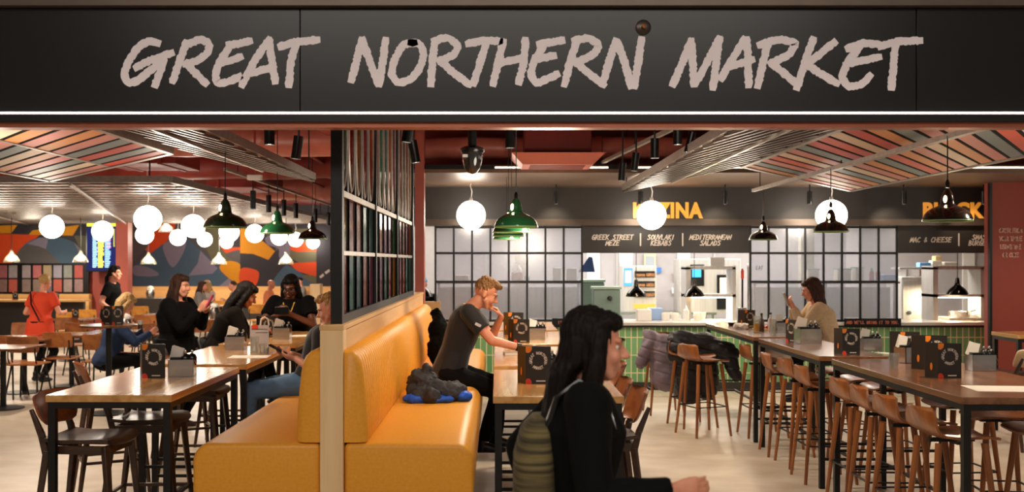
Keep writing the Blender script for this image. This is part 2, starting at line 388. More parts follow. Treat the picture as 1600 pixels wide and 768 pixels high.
# red bulkheads and soffit before the kitchens
f = MB(); f.b2(-1.2, 12, 12.9, 13.1, 2.92, 3.6); struct('trim_4', f, M['red_paint'])
f = MB(); f.b2(-1.2, 12, 11.8, 14.2, 2.80, 2.86)
struct('ceiling_soffit', f, mat('soffit_bronze', (128, 108, 92), rough=0.4, metal=0.3, var=0.15)); bpy.data.objects['ceiling_soffit'].name = 'ceiling.002'
t = thing('strip_light', 'long thin white strip light along the soffit edge before the kitchens', 'strip light', (0, 11.78, 2.87))
f = MB(); f.b2(-1.0, 6.4, -.02, .02, -.03, .02); f.build('housing', M['black_steel'], t)
f = MB()
for a, b in ((-.02, 1.28), (1.62, 3.35), (3.5, 4.6), (4.95, 6.3)): f.b2(a, b, -.028, -.02, -.022, -.004)
f.build('diffuser', M['strip'], t)
for i, (x0, x1) in enumerate(((-1.05, -.5), (-.3, .05), (.1, 3.2))):
    f = MB(); f.b2(x0, x1, 12.35, 12.42, 2.86, 2.97); o = f.build('steel_channel', M['red_paint']); tag(o, ['short red steel channel left of the dome camera', 'short red steel channel right of the dome camera', 'long red steel channel under the air conditioning unit'][i], 'steel channel')
# ducts and pipes under the red ceiling
def duct(name, a, b, r, label, m, segs=14, lag=True):
    f = MB(); n = 24; pts = []
    for i in range(n + 1):
        p = V(a).lerp(V(b), i / n); pts.append(p)
    f.tube(pts, r, segs)
    if lag:
        f.v = [tuple(V(q) + (noise.noise_vector(V(q) * 4) * r * 0.14)) for q in f.v]
    o = f.build(name, m, smooth=True); tag(o, label, 'duct', 'pipes and ducts under the red ceiling'); return o
duct('lagged_duct', (-1.1, 12.2, 3.13), (2.6, 12.2, 3.13), .13, 'crumpled pink lagged duct behind the dome camera', M['pink_lag'])
duct('lagged_duct', (2.7, 12.4, 3.3), (7.5, 12.4, 3.3), .16, 'pink lagged duct above the right slatted raft', M['pink_lag'])
duct('ceiling_duct', (-9, 11.9, 3.2), (-1.4, 11.9, 3.2), .2, 'wide pink duct crossing above the grey raft tip', M['pink_lag'])
duct('ceiling_duct', (-10, 15.5, 3.25), (-1.4, 15.5, 3.25), .22, 'second pink duct deeper in the hall ceiling', M['red_paint'])
duct('ceiling_duct', (-1.9, 8, 3.35), (-1.9, 26, 3.35), .14, 'red duct running away beside the glazed partition', M['red_paint'], lag=False)
duct('ceiling_duct', (-10, 20.5, 3.25), (-1.4, 20.5, 3.25), .24, 'rearmost pink duct crossing the hall ceiling', M['pink_lag'])
for i, (x, z) in enumerate(((-3.3, 3.0), (-2.9, 3.05), (-2.5, 3.0))):
    duct('ceiling_pipe', (x, 7, z + .25), (x - .2, 26, z + .25), .03, ['thin red pipe nearest the far spotlight track', 'middle thin red pipe over the left tables', 'thin red pipe nearest the partition'][i], M['red_paint'], 8, lag=False)
for i, (x, y, z, dx, dy, dz) in enumerate(((-6.5, 9.5, 3.4, 1.8, 2.0, .36), (-4.6, 13.6, 3.3, 1.0, 1.1, .54), (-4.4, 18, 3.3, 1.0, 1.4, .54), (-.3, 11.2, 3.44, .9, .8, .26), (4.5, 11.4, 3.42, 1.6, .7, .32))):
    f = MB(); f.box((x, y, z), (dx, dy, dz))
    for s_ in (-1, 1): f.box((x + s_ * dx * .3, y, z), (.05, dy + .03, dz + .03))
    o = f.build('duct_box', M['red_paint'], bev=.01)
    tag(o, ['red duct box above the left colourful raft', 'red duct box behind the grey raft tip', 'red duct box deep in the hall ceiling', 'red duct box above the dome camera', 'red duct box above the right colourful raft'][i], 'duct')
# air conditioning cassette
t = thing('air_conditioning_unit', 'pink painted ceiling air conditioning cassette near the middle', 'air conditioner', (.66, 11.3, 2.82))
f = MB(); f.b2(-.36, .36, -.3, .3, .14, .5); f.build('casing', M['red_paint_dark'], t, bev=.01)
f = MB(); f.loft([((0, 0, 0), V((.40, 0, 0)), V((0, .34, 0))), ((0, 0, .05), V((.53, 0, 0)), V((0, .42, 0))), ((0, 0, .14), V((.53, 0, 0)), V((0, .42, 0)))], 4)
f.v = [tuple(Matrix.Rotation(PI / 4, 3, 'Z') @ V((q[0] / .53 * .72, q[1] / .42 * .55, q[2]))) if False else q for q in f.v]
f = MB(); f.add([(-.5, -.4, .12), (.5, -.4, .12), (.5, .4, .12), (-.5, .4, .12), (-.38, -.3, 0), (.38, -.3, 0), (.38, .3, 0), (-.38, .3, 0)], [(0, 1, 2, 3), (4, 7, 6, 5), (0, 4, 5, 1), (1, 5, 6, 2), (2, 6, 7, 3), (3, 7, 4, 0)])
f.build('fascia', mat('pink_paint', (206, 122, 108), rough=.45, var=.05), t)
f = MB()
for k in range(7): f.b2(-.3, .3, -.22 + k * .07, -.19 + k * .07, -.008, 0)
f.build('grille', mat('pink_grille', (150, 84, 74), rough=.5), t)
# ---------------------------------------------------------------- shop sign over the opening
SY = 5.3
t = thing('shop_sign', 'wide black fascia sign reading GREAT NORTHERN MARKET over the opening', 'sign', (0, SY, 2.5))
f = MB()
for a, b in ((-4.2, -1.02), (-1.015, 2.17), (2.175, 4.2)): f.b2(a, b, 0, .07, .052, .59)
f.build('fascia_panel', M['black_gloss'], t, bev=.001)
f = MB(); f.b2(-4.2, 4.2, -.05, .12, .592, .68); f.b2(-4.2, 4.2, -.03, .12, .595, .605); f.build('top_trim', mat('top_trim_brown', (96, 82, 72), rough=.4, metal=.4, var=.1), t)
f = MB(); f.b2(-4.2, 4.2, -.055, .07, -.005, .032); f.build('bottom_rail', M['black_steel'], t)
f = MB(); f.b2(-4.2, 4.2, -.03, .07, -.032, -.005); f.build('underside_trim', M['copper'], t)
f = MB(); f.b2(-4.2, 4.2, -.05, -.03, .034, .046); f.build('light_strip', emis('sign_strip', (255, 228, 214), 2.2), t)
f = MB(); f.b2(-4.2, 4.2, -.055, 0, .03, .034); f.build('strip_ledge', M['alu'], t)
i1 = lambda q: [(170 + u / 2.353, 30 + v / 2.353) for u, v in q]
i2 = lambda q: [(850 + u / 2.1333, v / 2.1333) for u, v in q]
BIG = [
 ('G', i1, [[(182, 88), (150, 78), (110, 100), (75, 150), (55, 205), (70, 238), (110, 225), (150, 190), (190, 160)], [(100, 178), (150, 152), (232, 124)], [(205, 135), (190, 190), (170, 243)]]),
 ('R', i1, [[(285, 85), (262, 150), (235, 228)], [(285, 95), (340, 72), (372, 90), (365, 125), (320, 155), (280, 165)], [(285, 160), (320, 200), (358, 236)]]),
 ('E', i1, [[(445, 100), (412, 150), (392, 200), (395, 236), (435, 232), (482, 210)], [(405, 160), (440, 155), (485, 138)], [(440, 95), (480, 90), (520, 80)]]),
 ('A', i1, [[(590, 75), (550, 130), (515, 190), (490, 243)], [(590, 75), (600, 150), (612, 230)], [(520, 200), (560, 188), (605, 176)]]),
 ('T', i1, [[(630, 100), (690, 82), (768, 76)], [(690, 85), (670, 150), (662, 243)]]),
 ('N', i1, [[(930, 75), (912, 150), (892, 225)], [(932, 75), (958, 150), (990, 238)], [(1018, 75), (1008, 150), (994, 240)]]),
 ('O', i1, [[(1125, 84), (1080, 95), (1050, 150), (1038, 205), (1065, 236), (1110, 222), (1145, 180), (1160, 125), (1145, 90), (1108, 86)]]),
 ('R', i1, [[(1200, 80), (1190, 150), (1184, 240)], [(1195, 80), (1245, 65), (1288, 98), (1270, 130), (1215, 155)], [(1215, 150), (1265, 195), (1328, 240)]]),
 ('T', i1, [[(1320, 90), (1380, 78), (1440, 80)], [(1388, 85), (1368, 150), (1342, 238)]]),
 ('H', i1, [[(1450, 80), (1432, 160), (1412, 238)], [(1532, 75), (1526, 160), (1508, 233)], [(1428, 165), (1475, 152), (1528, 140)]]),
 ('E', lambda q: q, [[(849, 73), (834, 94), (829, 118), (838, 131), (871, 116)], [(836, 93), (850, 90), (866, 87)], [(842, 69), (860, 66), (879, 63)]]),
 ('R', i2, [[(112, 130), (88, 200), (68, 282)], [(100, 135), (150, 125), (186, 150), (165, 182), (105, 210)], [(105, 205), (150, 245), (200, 283)]]),
 ('N', i2, [[(240, 135), (218, 200), (198, 272)], [(245, 140), (270, 210), (290, 288)], [(324, 130), (315, 200), (300, 288)]]),
 ('M', i2, [[(490, 135), (465, 200), (430, 282)], [(490, 135), (496, 200), (500, 282)], [(584, 128), (545, 205), (508, 272)], [(584, 128), (575, 200), (563, 293)]]),
 ('A', i2, [[(668, 130), (632, 190), (590, 262)], [(676, 130), (680, 200), (682, 285)], [(615, 225), (650, 212), (695, 200)]]),
 ('R', i2, [[(748, 140), (732, 200), (712, 287)], [(718, 150), (780, 130), (842, 142), (820, 180), (755, 212)], [(755, 208), (800, 245), (838, 276)]]),
 ('K', i2, [[(897, 130), (872, 200), (843, 293)], [(968, 140), (920, 180), (872, 215)], [(875, 215), (920, 245), (978, 278)]]),
 ('E', i2, [[(1050, 158), (1010, 210), (992, 258), (1012, 290), (1060, 282), (1088, 252)], [(1005, 215), (1060, 202), (1118, 190)], [(1012, 162), (1060, 143), (1118, 148)]]),
 ('T', i2, [[(1120, 155), (1180, 138), (1255, 135)], [(1172, 142), (1166, 200), (1158, 293)]])]
lm = mat('sign_letter_grey', (240, 230, 234), rough=.55, var=.06)
for n_, (ch, tf, sts) in enumerate(BIG):
    f = MB()
    for k, st in enumerate(sts):
        pts = [((x - CX) * SY / F, CH - (y - CY) * SY / F - 2.5) for x, y in tf(st)]
        stroke(f, pts, .040, V((0, -.001 - .0004 * k, 0)), EX, EZ, .006, 0.17, n_ * 9 + k)
    o = f.build('letter', lm, t); o['label'] = 'brushed capital letter %s' % ch
t = thing('sprinkler_head', 'small round sprinkler rose on the sign above the letter N', 'sprinkler', (P(1005, 43, SY).x, SY - .005, P(1005, 43, SY).z))
f = MB(); f.T = Matrix.Rotation(PI / 2, 4, 'X'); f.lathe([(.0, .006), (.030, .006), (.040, .0), (.0, .0)], seg=24); f.build('rose', mat('rose_dark', (70, 60, 54), rough=.3, metal=.7), t, smooth=True)
f = MB(); f.T = Matrix.Rotation(PI / 2, 4, 'X'); f.lathe([(.0, .035), (.010, .03), (.012, .006), (.0, .006)], seg=12); f.build('head', mat('brass', (190, 130, 80), rough=.3, metal=.9), t, smooth=True)

# ---------------------------------------------------------------- slatted rafts
SL = {'c': (214, 84, 60), 'p': (206, 128, 118), 'w': (220, 196, 168), 'b': (112, 128, 130), 'o': (216, 138, 70), 'r': (196, 52, 34), 'd': (170, 92, 74)}
def colour_raft(X0, X1, XM, yfar0, k, y_lo, z, label, seqA, seqB):
    # side X0 holds the nearer corner; far edge runs from (X0,yfar0) to (X1,yfar0+k*|X1-X0|)
    t = thing('slatted_raft', label, 'ceiling raft', (0, 0, 0))
    sg = 1 if X1 > X0 else -1
    dxy = V((sg * 1.0, k, 0)).normalized(); n = V((-dxy.y, dxy.x, 0))
    i = 0; yy = yfar0 - .12
    def seg(xa, xb, y_at, col):
        # slat centre passes (X0, y_at); clip at y_lo
        ya = y_at + k * abs(xa - X0); yb = y_at + k * abs(xb - X0)
        if yb <= y_lo + .1: return
        if ya < y_lo: xa = X0 + sg * ((y_lo - y_at) / k); ya = y_lo
        f = MB(); hw = .195 / 2
        f.prism([(xa, ya - hw, z), (xb, yb - hw, z), (xb, yb + hw, z), (xa, ya + hw, z)], (0, 0, .004))
        f.build('slat', mat('slat_' + col, SL[col], rough=.5, var=.05, scale=20), t)
    while yy > y_lo - k * abs(X1 - X0):
        seg(X0 + sg * .05, XM - sg * .025, yy, seqA[i % len(seqA)]); seg(XM + sg * .025, X1 - sg * .05, yy, seqB[i % len(seqB)])
        yy -= .262; i += 1
    f = MB(); q_ = [(X0, y_lo, z + .004), (X1, y_lo, z + .004), (X1, yfar0 + k * abs(X1 - X0), z + .004), (X0, yfar0, z + .004)]
    f.prism(q_, (0, 0, .01)); f.build('gap_shade', mat('raft_gap_shade', (8, 8, 8), rough=.8, spec=.1), t)  # near-black sheet added so the gaps between slats read as shade
    f = MB(); zt = z + .03
    f.bar((X0, y_lo, zt), (X0, yfar0, zt), .05, .08); 
    f.bar((X0, yfar0, zt), (X1, yfar0 + k * abs(X1 - X0), zt), .05, .08)
    f.bar((X1, max(y_lo, y_lo), zt), (X1, yfar0 + k * abs(X1 - X0), zt), .05, .08)
    f.bar((XM, y_lo, zt), (XM, yfar0 + k * abs(XM - X0), zt), .04, .07)
    f.build('frame', M['alu'], t)
    for q in (.3, .6, .9):
        f = MB(); f.bar((X0, y_lo + (yfar0 - y_lo) * q, z + .07), (X1, y_lo + (yfar0 - y_lo) * q + k * abs(X1 - X0), z + .07), .03, .03)
        for x in (X0 + sg * .4, X1 - sg * .4): f.bar((x, y_lo + (yfar0 - y_lo) * q + k * abs(x - X0), z + .07), (x, y_lo + (yfar0 - y_lo) * q + k * abs(x - X0), 3.6), .012, .012)
        f.build('hanger', M['black_steel'], t)
    return t
colour_raft(2.26, 4.37, 3.22, 9.4, 1.53, 5.75, 2.65, 'right slatted ceiling raft of coral, cream, grey and orange boards', 'obpcwpbrcwrobpdr', 'cwpobwpobcopwopb')
colour_raft(-2.62, -4.83, -3.57, 8.24, 1.28, 5.75, 2.65, 'left slatted ceiling raft of coral, teal, orange and pink boards', 'rbrbpopowcrpwbcp', 'pwbcowbpcowprbpc')
def metal_raft(x0, x1, yA, yB, y_lo, z, label, nx=.062):
    # sides along Y at x0 and x1, far edge from (x0,yA) to (x1,yB)
    t = thing('metal_grille_raft', label, 'ceiling raft', (0, 0, 0))
    s_ = (yB - yA) / (x1 - x0); f = MB(); yy = max(yA, yB); k = 0
    L = abs(yB - yA)
    # fins parallel to the far edge
    d = -.38
    yo = 0.0
    while yo > -(max(yA, yB) - y_lo):
        a, b = V((x0, yA + yo, z)), V((x1, yB + yo, z))
        if a.y < y_lo and b.y < y_lo: break
        if a.y < y_lo: a = a.lerp(b, (y_lo - a.y) / (b.y - a.y))
        if b.y < y_lo: b = b.lerp(a, (y_lo - b.y) / (a.y - b.y))
        f.bar(a, b, .024, .02); yo += d
    f.build('fin', M['fin_dark'], t)
    f = MB()
    zz = z + .05
    f.bar((x0, y_lo, zz), (x0, yA, zz), .04, .07); f.bar((x1, y_lo, zz), (x1, yB, zz), .04, .07); f.bar((x0, yA, zz), (x1, yB, zz), .04, .07)
    f.build('frame', M['alu'], t)
    f = MB(); xm = (x0 + x1) / 2; f.bar((xm, y_lo, zz - .07), (xm, (yA + yB) / 2, zz - .07), .02, .02)
    f.build('cross_rail', mat('pale_rail', (206, 196, 184), rough=.3, metal=.8), t)
    for x, y in ((x0, yA - .3), (x1, yB - .3), (x0, y_lo + .3), (x1, y_lo + .3)): f = MB(); f.bar((x, y, zz), (x, y, 3.6), .012, .012); f.build('hanger', M['black_steel'], t)
metal_raft(1.58, 2.2, 12.77, 9.3, 5.75, 2.65, 'grey metal fin raft left of the right colourful raft')
metal_raft(-1.98, -2.44, 11.1, 8.24, 5.75, 2.65, 'grey metal fin raft over the left tables')
# large silver grille over the hall
t = thing('silver_grille_ceiling', 'large silver metal grille ceiling raft over the left hall', 'ceiling raft', (0, 0, 0))
f = MB(); y = 12.1
while y < 24.9: f.bar((-17, y, 2.72), (-3.85, y, 2.72), .17, .010); y += .52
f.build('fin', M['alu'], t)
f = MB(); x = -16.8
while x < -3.8: f.bar((x, 12.0, 2.77), (x, 24.9, 2.77), .02, .04); x += .3
f.build('bearer', mat('bearer_grey', (120, 112, 102), rough=.4, metal=.7), t)
f = MB(); f.bar((-17, 12, 2.74), (-3.82, 12, 2.74), .05, .08); f.bar((-3.82, 12, 2.74), (-3.82, 24.9, 2.74), .05, .08); f.bar((-3.82, 24.9, 2.74), (-17, 24.9, 2.74), .05, .08)
for k in range(5): f.bar((-5 - k * 2.4, 12, 2.68), (-9.0 - k * 2.4, 24.9, 2.68), .03, .03)
f.build('frame', M['alu'], t)
for x in (-4.2, -9, -14):
    for y in (12.4, 19, 24.4): f = MB(); f.bar((x, y, 2.75), (x, y, 3.6), .014, .014); f.build('hanger', M['black_steel'], t)
# lighting track that carries the right pendants
def track(a, b, label, hang=True):
    t = thing('lighting_track', label, 'lighting track', a)
    f = MB(); a, b = V(a), V(b); f.bar((0, 0, 0), b - a, .04, .035); f.build('rail', M['alu'], t)
    for q in (.05, .5, .95):
        f = MB(); p = (b - a) * q; f.bar(p, (p.x, p.y, 3.6 - a.z), .008, .008); f.build('hanger', M['black_steel'], t)
    return t
track((2.97, 5.8, 2.6), (2.97, 11.85, 2.6), 'long thin lighting track carrying the black pendants on the right')
track((-3.45, 13.0, 2.95), (-3.45, 26, 2.95), 'lighting track beside the silver grille, full of small spotlights')
track((1.55, 8.4, 2.92), (1.2, 12.0, 2.92), 'short slanted lighting track above the middle')
track((-1.15, 6.0, 3.1), (-1.15, 11.5, 3.1), 'lighting track beside the glazed partition')
# spotlights
def spot_make(name, label, x, y, zb, r=.035, L=.16, tilt=0, group=None, topz=3.6):
    # zb: height of the lower rim
    t = thing(name, label, 'spotlight', (x, y, zb), 0, group)
    R = Matrix.Rotation(math.radians(tilt), 4, 'Y')
    f = MB(); f.T = R; f.lathe([(0, L), (r, L), (r, 0), (r * .86, 0), (r * .86, .012), (0, .012)], seg=16); f.build('housing', M['black_p'], t, smooth=True)
    f = MB(); f.T = R; f.lathe([(0, .006), (r * .8, .006), (r * .8, .011), (0, .011)], seg=16); f.build('lens', M['lens'], t)
    top = R @ V((0, 0, L)); f = MB(); f.bar(top + V((0, 0, -.02)), (top.x, 0, topz - zb), .014, .014); f.build('bracket', M['black_steel'], t)
    return t
sp = [(421, 226, 7.2, .037, 0, 'cylindrical spotlight left of two at the top left'), (462, 248, 7.6, .037, 8, 'cylindrical spotlight tilted beside the partition top left'),
      (635, 222, 6.6, .034, 8, 'tilted spotlight at the head of the glazed partition'), (650, 254, 7.8, .036, -10, 'spotlight just right of the glazed partition'),
      (797, 231, 7.0, .032, 0, 'spotlight right of the dome camera'), (991, 267, 9.5, .034, 6, 'lit spotlight on the short slanted track'), (971, 282, 9.8, .034, 4, 'dark spotlight left on the short slanted track'),
      (1023, 247, 8.8, .036, 0, 'spotlight above the tip of the right grey raft'), (1059, 226, 8.0, .036, 0, 'spotlight high over the right grey raft'), (1074, 238, 8.4, .03, 14, 'tilted spotlight over the right grey raft')]
for (px, py, Y, r, tl, lb) in sp:
    p = P(px, py, Y); spot_make('track_spotlight', lb, p.x, p.y, p.z, r, .17, tl)
prev = None; lst = [(381, 335, 14.5), (396, 328, 15.5), (412, 331, 16.6), (421, 333, 17.6), (446, 341, 19.5), (460, 344, 21), (465, 345, 22.5)]
for i, (px, py, Y) in enumerate(lst):
    lb = 'small black spotlight of the row hanging beside the silver grille'
    p = P(px, py, Y)
    if prev is None: prev = spot_make('row_spotlight', lb, -3.45, p.y, 2.52, .04, .26, 0, 'row of spotlights beside the silver grille', topz=2.94)
    else: dup(prev, (-3.45, p.y, 2.52))
for i, px in enumerate((869, 1001, 1133, 1265, 1412, 1537)):
    lb = 'small cylindrical downlight hanging before the dark kitchen fascia'
    p = P(px, 318, 13.6)
    if i == 0: pd = spot_make('ceiling_downlight', lb, p.x, p.y, 2.54, .034, .17, 0, 'downlights before the kitchen fascia', topz=2.81)
    else: dup(pd, (p.x, p.y, 2.54))
    track_beam(p.x, 13.6, 2.52, p.x, 14.4, 2.0, 5, 75)
for (px, py, Y) in ((8, 334, 20), (22, 334, 20), (56, 335, 22), (108, 330, 21), (122, 334, 22)):
    p = P(px, py, Y)
    dup(prev, (p.x, p.y, p.z), 0, 'small black spotlight hanging at the far left under the silver grille', 'spotlights at the far left')
# dome camera
p = P(738, 232, 7.0)
t = thing('dome_camera', 'black dome security camera hanging on a pole over the bench', 'security camera', (p.x, p.y, p.z))
f = MB(); f.lathe([(0, .02), (.03, .02), (.06, .012), (.083, 0), (.083, -.02), (.076, -.03), (0, -.03)], seg=32); f.build('collar', M['black_p'], t, smooth=True)
f = MB(); f.lathe([(.072, -.03), (.07, -.07), (.056, -.13), (.03, -.165), (0, -.175)], seg=32); f.build('dome', mat('smoked_dome', (34, 30, 30), rough=.08, coat=.8), t, smooth=True)
f = MB(); f.cap((0, 0, .02), (0, 0, 1.05), .03, .03); f.build('pole', M['black_p'], t, smooth=True)
f = MB(); f.b2(-.064, -.03, -.078, -.066, -.066, -.046); f.build('sticker', M['white'], t)
# emergency light above grey raft
p = P(398, 277, 11.5); t = thing('emergency_light', 'small white ceiling box beyond the left grey raft', 'emergency light', tuple(p))
f = MB(); f.b2(-.08, .08, -.04, .04, -.03, .03); f.build('case', M['white'], t, bev=.01)
f = MB(); f.bar((0, 0, .02), (0, 0, .85), .02); f.build('bracket', M['red_paint'], t)
# ================================================================ KITCHEN FRONT
KY = 14.1
f = MB(); f.b2(-1.75, 8.0, KY, KY + .3, 2.27, 2.80); struct('wall_kitchen_fascia', f, M['char'])
f = MB(); f.b2(-1.75, 8.0, KY - .09, KY + .02, 2.27, 2.33); f.b2(-1.75, 8.0, KY - .05, KY, 2.33, 2.36); struct('trim_6', f, mat('ledge_bronze', (92, 80, 70), rough=.35, metal=.5, var=.1))
for i, (a, b) in enumerate(((910, 1172), (1404, 1640))):
    f = MB(); f.b2(P(a, 0, KY).x, P(b, 0, KY).x, KY + .02, KY + .1, P(0, 395, KY).z, 2.27); o = f.build('menu_header', M['char'])
    tag(o, ['dark header board reading GREEK STREET MEZE, SOUVLAKI KEBABS, MEDITERRANEAN SALADS', 'dark header board reading MAC & CHEESE and SMASH BURGERS'][i], 'sign board')
    rows = [[(957, 374, 'GREEK STREET', .098, .60), (957, 383, 'MEZE', .098, .66), (1033, 374, 'SOUVLAKI', .098, .64), (1033, 383, 'KEBABS', .098, .62), (1110, 374, 'MEDITERRANEAN', .098, .60), (1110, 383, 'SALADS', .098, .62)],
            [(1455, 378, 'MAC & CHEESE', .098, .64), (1533, 374, 'SMASH', .098, .64), (1533, 383, 'BURGERS', .098, .64)]][i]
    for (px, py, s_, h, ad) in rows:
        g = MB(); text(g, s_, V((P(px, 0, KY).x, KY + .018, P(0, py, KY).z)), EX, EZ, .066, adv=.85 if len(s_) < 13 else .79, slant=.2, thick=.17); g.build('lettering', M['ink'], o)
    for px in ([1001, 1067] if i == 0 else [1499]): g = MB(); g.b2(P(px, 0, KY).x - .008, P(px, 0, KY).x + .008, KY + .012, KY + .02, P(0, 384, KY).z, P(0, 364, KY).z); g.build('divider_line', M['ink'], o)
def bigname(s_, px0, px1, py, lb):
    x0, x1 = P(px0, 0, KY).x, P(px1, 0, KY).x
    o = fonttext('name_letters', s_, .27, (x0, KY - .012, P(0, py, KY).z), M['kuz'], extrude=.012, offset=.012, space=1.08)
    wd = max(v.co.x for v in o.data.vertices) - min(v.co.x for v in o.data.vertices); hh = max(v.co.y for v in o.data.vertices)
    o.scale = ((x1 - x0) / wd, .21 / hh, 1); tag(o, lb, 'lettering')
bigname('KUZINA', 988, 1097, 339.5, 'mustard capital letters KUZINA on the dark fascia')
bigname('BLACK IRON', 1441, 1616, 339.5, 'mustard capital letters BLACK IRON on the dark fascia, cut by the pier')
# counter
tile = mat('green_tile', (84, 138, 82), rough=.25, coat=.3)
nt = tile.node_tree; b_ = nt.nodes['Principled BSDF']
tc = nt.nodes.new('ShaderNodeTexCoord'); mp = nt.nodes.new('ShaderNodeMapping'); mp.inputs['Rotation'].default_value = (PI / 2, 0, 0)
br = nt.nodes.new('ShaderNodeTexBrick'); br.offset = 0.0; br.inputs['Color1'].default_value = (*lin((122, 170, 118)), 1); br.inputs['Color2'].default_value = (*lin((98, 150, 98)), 1); br.inputs['Mortar'].default_value = (*lin((226, 214, 172)), 1)
br.inputs['Scale'].default_value = 1.0; br.inputs['Brick Width'].default_value = .083; br.inputs['Row Height'].default_value = .245; br.inputs['Mortar Size'].default_value = .006
nt.links.new(tc.outputs['Object'], mp.inputs[0]); nt.links.new(mp.outputs[0], br.inputs['Vector']); nt.links.new(br.outputs['Color'], b_.inputs['Base Color'])
t = thing('serving_counter', 'long green tiled serving counter with steel top and black base', 'counter', (2.6, KY, 0))
f = MB(); f.b2(-4.3, 5.2, 0, .7, .1, .9); f.build('tiled_front', tile, t)
f = MB(); f.b2(-4.3, 5.2, -.02, .68, 0, .12); f.build('plinth', M['char'], t)
f = MB(); f.b2(-4.3, 5.2, -.06, .75, .9, .945); f.build('worktop', mat('bright_worktop', (214, 208, 200), rough=.25, metal=.35), t, bev=.008)
f = MB(); f.b2(-4.3, 5.2, -.055, .0, .875, .9); f.build('top_edge', M['black_steel'], t)
# mesh windows on the counter
rib = glassy('reeded_glass', (222, 222, 226), .13, .25)
def grid_window(px0, px1, label):
    x0, x1 = P(px0, 0, KY).x, P(px1, 0, KY).x; z0, z1 = P(0, 503, KY).z, 2.27
    t = thing('grid_window', label, 'window', (x0, KY + .05, 0))
    W = x1 - x0
    for k in range(8):
        for (za, zb) in ((z0 + .03, P(0, 440, KY).z), (P(0, 440, KY).z, P(0, 395, KY).z), (P(0, 395, KY).z, z1 - .03)):
            g = MB(); g.b2(k * W / 8 + .01, (k + 1) * W / 8 - .01, .012, .018, za + .01, zb - .01); g.build('glass_pane', rib, t)
    f = MB()
    for k in range(9): f.b2(k * W / 8 - .013, k * W / 8 + .013, 0, .03, z0, z1)
    for z in (z0 + .02, P(0, 440, KY).z, P(0, 395, KY).z, z1 - .02): f.b2(-.013, W + .013, -.004, .034, z - .015, z + .015)
    f.build('steel_grid', M['black_steel'], t)
grid_window(680, 910, 'black steel grid window of reeded glass on the counter behind the young man')
grid_window(1174, 1404, 'black steel grid window of reeded glass behind the woman in the cream jumper')
for i, (a, b) in enumerate(((862, 912), (1316, 1404))):
    xa, xb = P(a, 0, KY).x, P(b, 0, KY).x
    f = MB(); f.b2(xa, xb, KY - .09, KY - .07, .90, 1.0); o = f.build('counter_sign', M['black_p'])
    tag(o, ['low black sign strip on the counter behind the walking woman', 'low black sign strip reading AND WE\'LL BRING IT TO YOU.'][i], 'sign')
    ws = ['IT TO YOU.', "AND WE'LL BRING IT TO YOU."][i].split(' '); n_ = sum(len(w_) for w_ in ws) + len(ws) - 1; cw = .82 * .85 * .04; x_ = (xa + xb) / 2 - n_ * cw / 2
    for w_ in ws: g = MB(); text(g, w_, V((x_, KY - .091, .925)), EX, EZ, .04, adv=.82, slant=0, thick=.16, centre=False); g.build('lettering', mat('orange_letters', (206, 110, 84), rough=.5), o); x_ += (len(w_) + 1) * cw
# menu wall writing seen through the panes
g = MB()
text(g, 'EAT', V((P(1188, 0, KY).x, KY + .045, P(0, 421, KY).z)), EX, EZ, .05, adv=.8, slant=0, thick=.18)
o = g.build('window_lettering', mat('pale_vinyl_letter', (150, 150, 156), rough=.5)); tag(o, 'small grey word EAT on the right grid window', 'lettering')
# kitchen room behind
kw = mat('kitchen_panel', (178, 172, 172), rough=.35, var=.05)
f = MB(); f.b2(-1.75, 11, 17.6, 17.75, 0, 2.7); struct('wall_kitchen_back', f, kw)
f = MB(); f.b2(-1.75, 11, 14.4, 17.6, 2.66, 2.72); struct('ceiling_kitchen', f, M['white']); bpy.data.objects['ceiling_kitchen'].name = 'ceiling.003'
for k, (x, ww) in enumerate(((-.2, .03), (.55, .03), (1.55, .22), (2.05, .03), (3.1, .22), (3.72, .03), (6.0, .22), (5.0, .03), (8.0, .2))):
    f = MB(); f.b2(x, x + ww, 17.56, 17.6, 0, 2.6); struct('trim_%d' % (10 + k), f, M['white'] if ww > .1 else M['steel_d'])
f = MB(); f.b2(.27, .42, 15.3, 15.45, 0, 2.66); f.b2(4.55, 4.75, 15.3, 15.45, 0, 2.66); struct('trim_7', f, mat('cream_tile', (214, 206, 178), rough=.3, rgb2=(190, 182, 158), scale=8))
def simple(name, label, cat, parts, loc, rz=0, group=None):
    t = thing(name, label, cat, loc, rz, group)
    for (n_, fn, m_, kw_) in parts:
        f = MB(); fn(f); f.build(n_, m_, t, **kw_)
    return t
# holding oven (left opening)
p = P(997, 500, 16.6)
def oven(loc):
    t = thing('holding_oven', 'tall steel food holding cabinet with screen and trays behind the counter', 'oven', loc)
    f = MB(); f.b2(-.27, .27, 0, .5, .0, .74); f.build('cabinet', M['steel_d'], t, bev=.01)
    f = MB(); f.b2(-.255, -.12, -.01, 0, .42, .70); f.build('screen', emis('screen_blue', (80, 150, 220), 1.3), t)
    f = MB(); f.b2(-.235, -.14, -.014, -.01, .47, .66); f.build('screen_panel', emis('screen_white', (225, 240, 255), 1.6), t)
    for z in (.60, .44, .28): 
        g = MB(); g.b2(-.08, .24, -.012, 0, z - .045, z + .055); g.build('bay', M['black_p'], t)
        g = MB(); g.b2(-.07, .08, -.03, -.012, z - .03, z + .01); g.b2(.1, .23, -.03, -.012, z - .03, z + .02); g.build('tray', mat('tray_food', (176, 116, 66), rough=.5, rgb2=(110, 70, 40), scale=30), t)
    g = MB(); g.b2(-.1, .24, -.03, 0, .06, .13); g.build('lit_tray', emis('lit_food', (236, 160, 70), 1.2), t)
oven((p.x, 16.4, 1.0))
